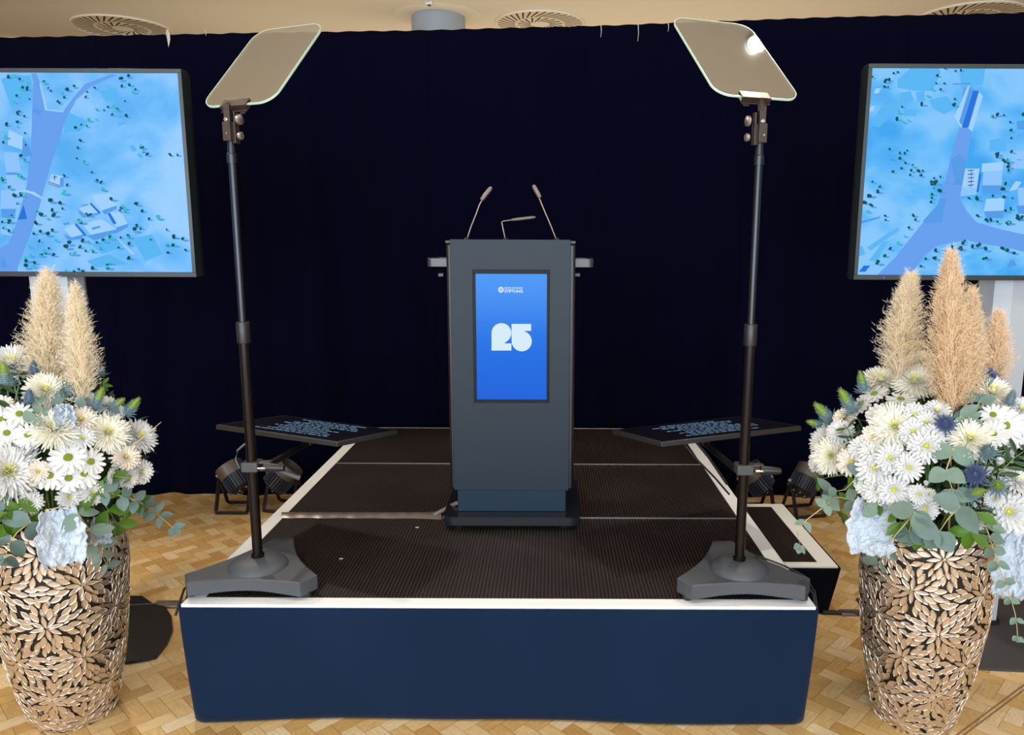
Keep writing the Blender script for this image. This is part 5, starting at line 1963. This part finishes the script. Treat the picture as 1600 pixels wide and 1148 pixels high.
# pampas plumes
def plume(base, tip, wpx, Y, label, matn, seed, bend=0.0, n=1500):
    r_ = random.Random(seed)
    A_, B2 = atY(*base, Y), atY(*tip, Y)
    L = (B2 - A_).length
    depth = (A_ - CAM).dot(_F)
    W = wpx / 2 * depth / FPX * 1.12
    root = empty('pampas_grass', A_, label, 'grass plume', 'pampas plumes')
    side = Vector((1, 0, 0))

    def axis(t):
        return A_.lerp(B2, t) + side * (bend * math.sin(PI * t) * L * 0.5)
    m = MB()
    for i in range(n):
        t = r_.random() ** 0.85 * 0.93
        prof = (0.42 + 0.58 * math.sin(PI * min(0.5, t * 1.1 + 0.12))) * (1 - 0.93 * (max(0, t - 0.28) / 0.72) ** 1.15)
        az = r_.uniform(0, 2 * PI)
        out = Vector((math.cos(az), math.sin(az) * 0.8, 0))
        c = axis(t)
        up = (axis(min(1, t + 0.05)) - axis(max(0, t - 0.05))).normalized()
        reach = W * prof * r_.uniform(0.35, 1.12)
        rise = L * r_.uniform(0.08, 0.16) * (1 - 0.3 * t)
        k0 = r_.uniform(0.0, 0.35)
        p0 = c + out * reach * k0
        ww = r_.uniform(0.0007, 0.0015)
        s_ = up.cross(out).normalized() * ww
        pts = []
        droop = r_.uniform(-0.25, 0.35)
        for j in range(4):
            q_ = j / 3
            pts.append(p0 + out * reach * (1 - k0) * (q_ ** 0.8) + up * rise * (q_ - droop * q_ * q_) + Vector((r_.uniform(-1, 1), r_.uniform(-1, 1), r_.uniform(-1, 1))) * 0.003)
        vs = []
        for j, p_ in enumerate(pts):
            f_ = 1 - 0.6 * j / 3
            vs += [p_ - s_ * f_, p_ + s_ * f_]
        m.add(vs, [(0, 1, 3, 2), (2, 3, 5, 4), (4, 5, 7, 6)], 0)
        # fine hairs on the strand
        for h in range(5):
            b0 = pts[1 + (h % 2)].lerp(pts[2 + (h % 2)] if 2 + (h % 2) < 4 else pts[3], r_.random())
            d = (out * r_.uniform(-0.2, 1) + up * r_.uniform(0.1, 1) + Vector((r_.uniform(-1, 1), r_.uniform(-1, 1), 0)) * 0.9).normalized()
            e = b0 + d * r_.uniform(0.008, 0.018)
            w2 = d.cross(Vector((0, 1, 0)))
            w2 = (w2.normalized() if w2.length > 1e-3 else side) * 0.0006
            m.add([b0 - w2, b0 + w2, e], [(0, 1, 2)], 0)
    m.build('plume', matn, root)
    m = MB()
    base_in = Vector((A_.x * 0.6 + (BL if A_.x < 0 else BR).c.x * 0.4, A_.y, 0.66))
    m.tube([base_in, A_.lerp(base_in, 0.4), A_, axis(0.3), axis(0.6), axis(0.9)], [0.003, 0.003, 0.003, 0.0026, 0.002, 0.0012], 6)
    m.build('stem', 'twig', root)
    return root


plume((84, 620), (74, 424), 92, 2.30, 'broad pale pampas plume, left one in the left bouquet', 'plume', 1, -0.04, 2600)
plume((128, 628), (117, 446), 58, 2.20, 'narrow pale pampas plume, right one in the left bouquet', 'plume', 2, 0.03, 1500)
plume((1404, 592), (1424, 426), 78, 2.30, 'pale pampas plume, left one of the right bouquet', 'plume', 3, -0.03, 1900)
plume((1487, 648), (1486, 394), 82, 2.14, 'tallest tan pampas plume in front of the right screen', 'plumetan', 4, -0.02, 3000)
plume((1508, 632), (1519, 452), 60, 2.18, 'tan pampas plume leaning on the right side of the tallest plume', 'plumetan', 5, 0.03, 1500)
plume((1552, 602), (1561, 487), 58, 2.26, 'short tan pampas plume in front of the white column', 'plumetan', 6, 0.0, 1300)


# leaves
def leaf(mb, P, d, up, L, W, mi=0, cup=0.18, droop=0.15, point=0.35):
    """P base, d direction, up: face normal"""
    d = d.normalized()
    s_ = d.cross(up)
    if s_.length < 1e-3:
        s_ = d.cross(Vector((1, 0, 0)))
    s_.normalize()
    n = s_.cross(d).normalized()
    vs = []
    N = 6
    for i in range(N + 1):
        t = i / N
        wv = W * (math.sin(PI * (t ** (0.75 if point < 0.5 else 1.0)) * 0.985 + 0.02)) ** (0.75 if point < 0.5 else 0.95)
        c = P + d * (L * t) - n * (droop * L * t * t)
        for k in (-1, -0.5, 0, 0.5, 1):
            vs.append(c + s_ * (k * wv / 2) + n * (cup * wv * k * k))
    fs = []
    for i in range(N):
        for k in range(4):
            a = i * 5 + k
            fs.append((a, a + 1, a + 6, a + 5))
    mb.add(vs, fs, mi)


def resample(pts, n):
    seg = [(pts[i + 1] - pts[i]).length for i in range(len(pts) - 1)]
    tot = sum(seg)
    out = []
    for k in range(n):
        s_ = tot * k / max(1, n - 1)
        i = 0
        while i < len(seg) - 1 and s_ > seg[i]:
            s_ -= seg[i]
            i += 1
        out.append(pts[i].lerp(pts[i + 1], min(1, s_ / seg[i])))
    return out


def sprig(bq, path, n, size0, size1, label, matn='euc', name='eucalyptus_sprig', round_=True, k=1.02, dY=0.0, seed=0, cat='foliage', rw=0.72, group=None):
    """a twig along a path with opposite leaves; size in metres at the foot and the tip"""
    r_ = random.Random(seed + int(path[0][0]))
    pts = []
    for i, q_ in enumerate(path):
        P, _n = bq.hit(q_[0], q_[1], k)
        if len(q_) > 2:
            P = atY(q_[0], q_[1], q_[2])
        pts.append(P)
    root = empty(name, pts[0], label, cat, group or ('sprigs in the ' + bq.side + ' bouquet'))
    m = MB().tube(resample(pts, 12), [0.0022 - 0.0012 * i / 11 for i in range(12)], 6)
    m.build('twig', 'twig' if round_ else 'stem', root)
    nodes = resample(pts, n)
    m = MB()
    for i, P in enumerate(nodes):
        t = i / max(1, n - 1)
        s_ = size0 + (size1 - size0) * t
        d = (nodes[min(i + 1, n - 1)] - nodes[max(i - 1, 0)]).normalized()
        tocam = (CAM - P).normalized()
        side = d.cross(tocam).normalized()
        if i == n - 1:
            leaf(m, P, d, tocam, s_, s_ * rw)
        for sg in (-1, 1):
            dd = (side * sg * r_.uniform(0.7, 1.0) + d * r_.uniform(0.3, 0.8) + tocam * r_.uniform(-0.25, 0.4))
            up = (tocam + Vector((r_.uniform(-0.7, 0.7), 0, r_.uniform(-0.2, 0.9)))).normalized()
            leaf(m, P, dd, up, s_ * r_.uniform(0.85, 1.15), s_ * rw * r_.uniform(0.85, 1.1), 0, r_.uniform(0.02, 0.2), r_.uniform(-0.1, 0.25), 0.3 if round_ else 0.6)
    o = m.build('leaves', matn, root, sharp=80)
    return root


E1, E0 = 0.030, 0.050
sprig(BL, [(122, 803), (136, 822), (150, 848), (168, 884)], 5, 0.066, 0.042, 'big-leaved eucalyptus sprig hanging over the right side of the left vase', 'euc', k=1.10, seed=1)
sprig(BL, [(165, 768), (190, 775), (218, 784), (245, 802), (270, 824)], 8, 0.048, 0.034, 'eucalyptus sprig reaching out right of the left bouquet over the floor', 'eucblue', k=1.04, seed=2)
sprig(BL, [(48, 815), (26, 832), (14, 850), (8, 872)], 3, 0.07, 0.05, 'large blue-green eucalyptus leaves on the left rim of the left vase', 'eucblue', k=1.12, seed=3)
sprig(BL, [(96, 792), (70, 797)], 1, 0.036, 0.036, 'pale eucalyptus leaves above the left blue sheet', 'euc', k=1.13, seed=4)
sprig(BL, [(210, 715), (222, 712)], 1, 0.060, 0.058, 'single oval eucalyptus leaf sticking out on the right of the left bouquet', 'euc', k=1.0, seed=5)
sprig(BL, [(50, 660), (68, 640), (60, 628)], 3, 0.034, 0.022, 'small round eucalyptus leaves above the flat cream spider bloom, left bouquet', 'euc', k=1.03, seed=6, rw=0.95)
sprig(BL, [(2, 770), (8, 785), (4, 800)], 3, 0.036, 0.03, 'round eucalyptus leaves at the left picture edge below the big spider bloom', 'eucblue', k=1.05, seed=7, rw=0.9)
sprig(BL, [(125, 640), (118, 628), (100, 622)], 2, 0.045, 0.035, 'eucalyptus leaf behind the small pale blue sheet, left bouquet', 'eucblue', k=1.0, seed=8)
sprig(BL, [(150, 770), (172, 800), (182, 818)], 3, 0.080, 0.066, 'broad glossy green leaves under the right side of the left bouquet', 'leafgreen', 'leafy_branch', False, 1.03, seed=9, rw=0.55)
sprig(BL, [(160, 750), (195, 778), (210, 786)], 2, 0.075, 0.066, 'green leaves below the white side blooms, left bouquet', 'leafgreen', 'leafy_branch', False, 1.0, seed=10, rw=0.5)
sprig(BL, [(60, 800), (40, 812), (30, 800)], 3, 0.060, 0.05, 'green leaves above the left vase rim beside the lone chrysanthemum', 'leafgreen', 'leafy_branch', False, 1.04, seed=11, rw=0.5)
sprig(BL, [(10, 800), (4, 820)], 2, 0.055, 0.05, 'bright green leaf cut by the left picture edge near the vase rim', 'leafgreen', 'leafy_branch', False, 1.1, seed=12, rw=0.5)
sprig(BL, [(120, 610), (138, 590), (160, 600)], 3, 0.035, 0.03, 'small green leaves behind the free-standing thistle, left bouquet', 'leafgreen', 'leafy_branch', False, 1.0, seed=13, rw=0.4)
sprig(BL, [(20, 640), (30, 600), (28, 575)], 5, 0.055, 0.04, 'narrow dark leaves under the topmost spider bloom, left bouquet', 'leafdark', 'leafy_branch', False, 1.0, seed=14, rw=0.3)

sprig(BR, [(1370, 790), (1305, 775), (1290, 790, 2.08), (1262, 810, 2.07), (1245, 830, 2.06), (1250, 852, 2.06)], 7, 0.050, 0.026, 'eucalyptus sprig reaching left over the side step, right bouquet', 'euc', k=1.03, seed=21, rw=0.8)
sprig(BR, [(1430, 800), (1400, 835), (1385, 855), (1372, 880)], 3, 0.075, 0.060, 'large eucalyptus leaves hanging over the left rim of the right vase', 'euc', k=1.15, seed=22, rw=0.66)
sprig(BR, [(1490, 700), (1478, 735), (1490, 770)], 3, 0.065, 0.055, 'big pale eucalyptus leaves in the middle of the right bouquet', 'euc', k=1.03, seed=23, rw=0.8)
sprig(BR, [(1500, 790), (1480, 812), (1468, 830)], 2, 0.080, 0.066, 'blue-green eucalyptus leaves on the front rim of the right vase', 'eucblue', k=1.12, seed=24, rw=0.8)
sprig(BR, [(1430, 800), (1420, 830)], 2, 0.055, 0.06, 'blue eucalyptus leaf right of the blue sheet, right vase rim', 'eucblue', k=1.10, seed=25, rw=0.8)
sprig(BR, [(1540, 820), (1556, 870, 2.05), (1566, 900, 2.04), (1578, 930, 2.04), (1588, 965, 2.03), (1590, 995, 2.03)], 8, 0.048, 0.020, 'long eucalyptus sprig hanging down at the right of the right vase', 'euc', k=1.05, seed=26, rw=0.75)
sprig(BR, [(1510, 660), (1532, 625), (1530, 600)], 3, 0.050, 0.045, 'blue-green eucalyptus leaves right of the tallest plume foot', 'eucblue', k=1.0, seed=27, rw=0.75)
sprig(BR, [(1500, 650), (1510, 655)], 2, 0.055, 0.05, 'eucalyptus leaf above the large cream spider bloom, right bouquet', 'euc', k=1.0, seed=28, rw=0.6)
sprig(BR, [(1345, 740), (1320, 765), (1300, 768)], 2, 0.055, 0.055, 'pair of blue-grey leaves below the lower left spider bloom, right bouquet', 'eucblue', k=1.02, seed=29, rw=0.6)
sprig(BR, [(1330, 740), (1295, 745), (1280, 750)], 2, 0.065, 0.05, 'bright green leaves at the left rim of the right bouquet, below the blooms', 'leafgreen', 'leafy_branch', False, 1.0, seed=30, rw=0.35)
sprig(BR, [(1370, 775), (1335, 790), (1315, 800)], 3, 0.070, 0.055, 'green leaves between the lowest cluster and the eucalyptus sprig, right bouquet', 'leafgreen', 'leafy_branch', False, 0.98, seed=31, rw=0.45)
sprig(BR, [(1545, 800), (1552, 830)], 1, 0.078, 0.078, 'broad bright green leaf right above the right vase rim', 'leafgreen', 'leafy_branch', False, 1.08, seed=32, rw=0.62)
sprig(BR, [(1525, 800), (1516, 830)], 2, 0.060, 0.065, 'green leaves hanging over the front right rim of the right vase', 'leafgreen', 'leafy_branch', False, 1.08, seed=33, rw=0.5)
sprig(BR, [(1440, 810), (1434, 840)], 2, 0.055, 0.055, 'green leaves over the front rim beside the eucalyptus, right vase', 'leafgreen', 'leafy_branch', False, 1.08, seed=34, rw=0.45)
sprig(BR, [(1405, 800), (1408, 815)], 2, 0.05, 0.055, 'dark green leaf right of the pale blue sheet, right bouquet', 'leafgreen', 'leafy_branch', False, 1.04, seed=35, rw=0.5)
sprig(BR, [(1560, 740), (1585, 715), (1600, 705)], 5, 0.055, 0.05, 'long dark green leaves behind the white bud, right bouquet', 'leafdark', 'leafy_branch', False, 1.0, seed=36, rw=0.25)
sprig(BR, [(1340, 700), (1325, 670), (1315, 660)], 4, 0.045, 0.035, 'narrow dark green leaves below the lime-tipped thistles, right bouquet', 'leafdark', 'leafy_branch', False, 1.0, seed=37, rw=0.25)


# pale blue crumpled sheets
def crumpled(bq, px, py, wpx, hpx, label, k=1.08, seed=0, face=(0, 0, 1)):
    P, n = bq.hit(px, py, k)
    sc_ = (P - CAM).dot(_F) / FPX
    W, H = wpx * sc_, hpx * sc_
    root = empty('crumpled_sheet', P, label, 'decoration', 'pale blue crumpled sheets')
    tocam = ((CAM - P).normalized() + Vector((face[0], 0, face[1])) * 0.3).normalized()
    X = Vector((0, 0, 1)).cross(tocam).normalized()
    Yv = tocam.cross(X)

    def fn(u, v):
        th = (u - 0.5)
        ed = 1 + 0.14 * noise.noise(Vector((u * 5 + seed, v * 5, 3)))
        x = th * W * ed * (0.72 + 0.35 * math.sin(PI * v * 0.9 + 0.4)) + 0.08 * W * noise.noise(Vector((v * 9, u * 3, seed)))
        y = (v - 0.5) * H * ed + 0.05 * H * noise.noise(Vector((u * 11, seed + 3, 1)))
        z = 0.02 * noise.noise(Vector((u * 4 + seed, v * 4, 0))) + 0.010 * noise.noise(Vector((u * 11 + seed, v * 9, 5))) + 0.05 * th * th * 2.2 * (W / 0.12) \
            + 0.005 * noise.noise(Vector((u * 26, v * 22, seed)))
        q_ = P + X * x + Yv * y + tocam * z
        return tuple(q_)
    m = MB().grid(fn, 44, 52)
    o = m.build('sheet', 'crumple', root, sharp=180)
    so = o.modifiers.new('thick', 'SOLIDIFY')
    so.thickness = 0.0015
    return root


crumpled(BL, 96, 838, 62, 88, 'large pale blue crumpled sheet over the front of the left vase', 1.14, 1)
crumpled(BL, 100, 650, 28, 38, 'small pale blue crumpled sheet between blooms in the left bouquet', 1.04, 2)
crumpled(BR, 1362, 822, 66, 88, 'pale blue crumpled sheet at the left rim of the right vase', 1.06, 3)
crumpled(BR, 1588, 880, 60, 110, 'pale blue crumpled sheet at the right picture edge beside the right vase', 1.10, 4)
crumpled(BL, 158, 828, 26, 44, 'small greyish crumpled sheet behind the eucalyptus, right side of left vase', 1.0, 5)

# thin arched grass blade over the right bouquet
m = MB()
pts = [atY(x, y, 2.2) for x, y in ((1361, 604), (1382, 570), (1402, 545), (1424, 531), (1440, 537), (1450, 556), (1460, 582))]
m.tube(resample(pts, 24), 0.0016, 6)
tag(m.build('grass_blade', 'twig', None), 'thin pale grass blade arching in front of the left plume, right bouquet', 'grass')
m = MB()
pts = [atY(x, y, 2.15) for x, y in ((205, 698), (232, 676), (252, 659))]
m.tube(pts, [0.0018, 0.0014, 0.0008], 6)
tag(m.build('grass_blade', 'twig', None), 'thin straight twig pointing up right from the left bouquet', 'grass')

# dense dark leaves that fill both bouquets
for bq in (BL, BR):
    m = MB()
    rr_ = random.Random(5)
    for i in range(900):
        a, b = rr_.uniform(0, 2 * PI), math.asin(rr_.uniform(-0.75, 0.95))
        d = Vector((math.cos(a) * math.cos(b), math.sin(a) * math.cos(b), math.sin(b)))
        kk = rr_.uniform(0.25, 0.80)
        P = bq.c + Vector((d.x * bq.r.x * kk, d.y * bq.r.y * kk, d.z * bq.r.z * kk))
        if P.z < 0.60:
            continue
        dirn = (d + Vector((rr_.uniform(-0.8, 0.8), rr_.uniform(-0.8, 0.8), rr_.uniform(-0.5, 0.7))))
        leaf(m, P, dirn, d + Vector((0, 0, 0.6)), rr_.uniform(0.035, 0.06), rr_.uniform(0.012, 0.028), 1 if rr_.random() < 0.2 else 0, 0.1, 0.2, 0.6)
    o = m.build('filler_leaves', ['leafdark', 'leafgreen'], None, sharp=80)
    tag(o, 'dense dark green leaves filling the inside of the ' + bq.side + ' bouquet', 'leaves', None, 'stuff')

# small scraps on the mat
for (x, y, lab) in ((533, 873, 'small white paper scrap on the mat right of the left stand base'), (652, 824, 'tiny white scrap on the mat left of the lectern foot')):
    q = atZ(x, y, SZ + 0.003)
    m = MB().box((q.x, q.y, q.z + 0.001), (0.014, 0.004, 0.0012), 0)
    tag(m.build('paper_scrap', 'white', None), lab, 'scrap')
for o in bpy.data.objects:
    if 'w' in o.keys():
        del o['w']
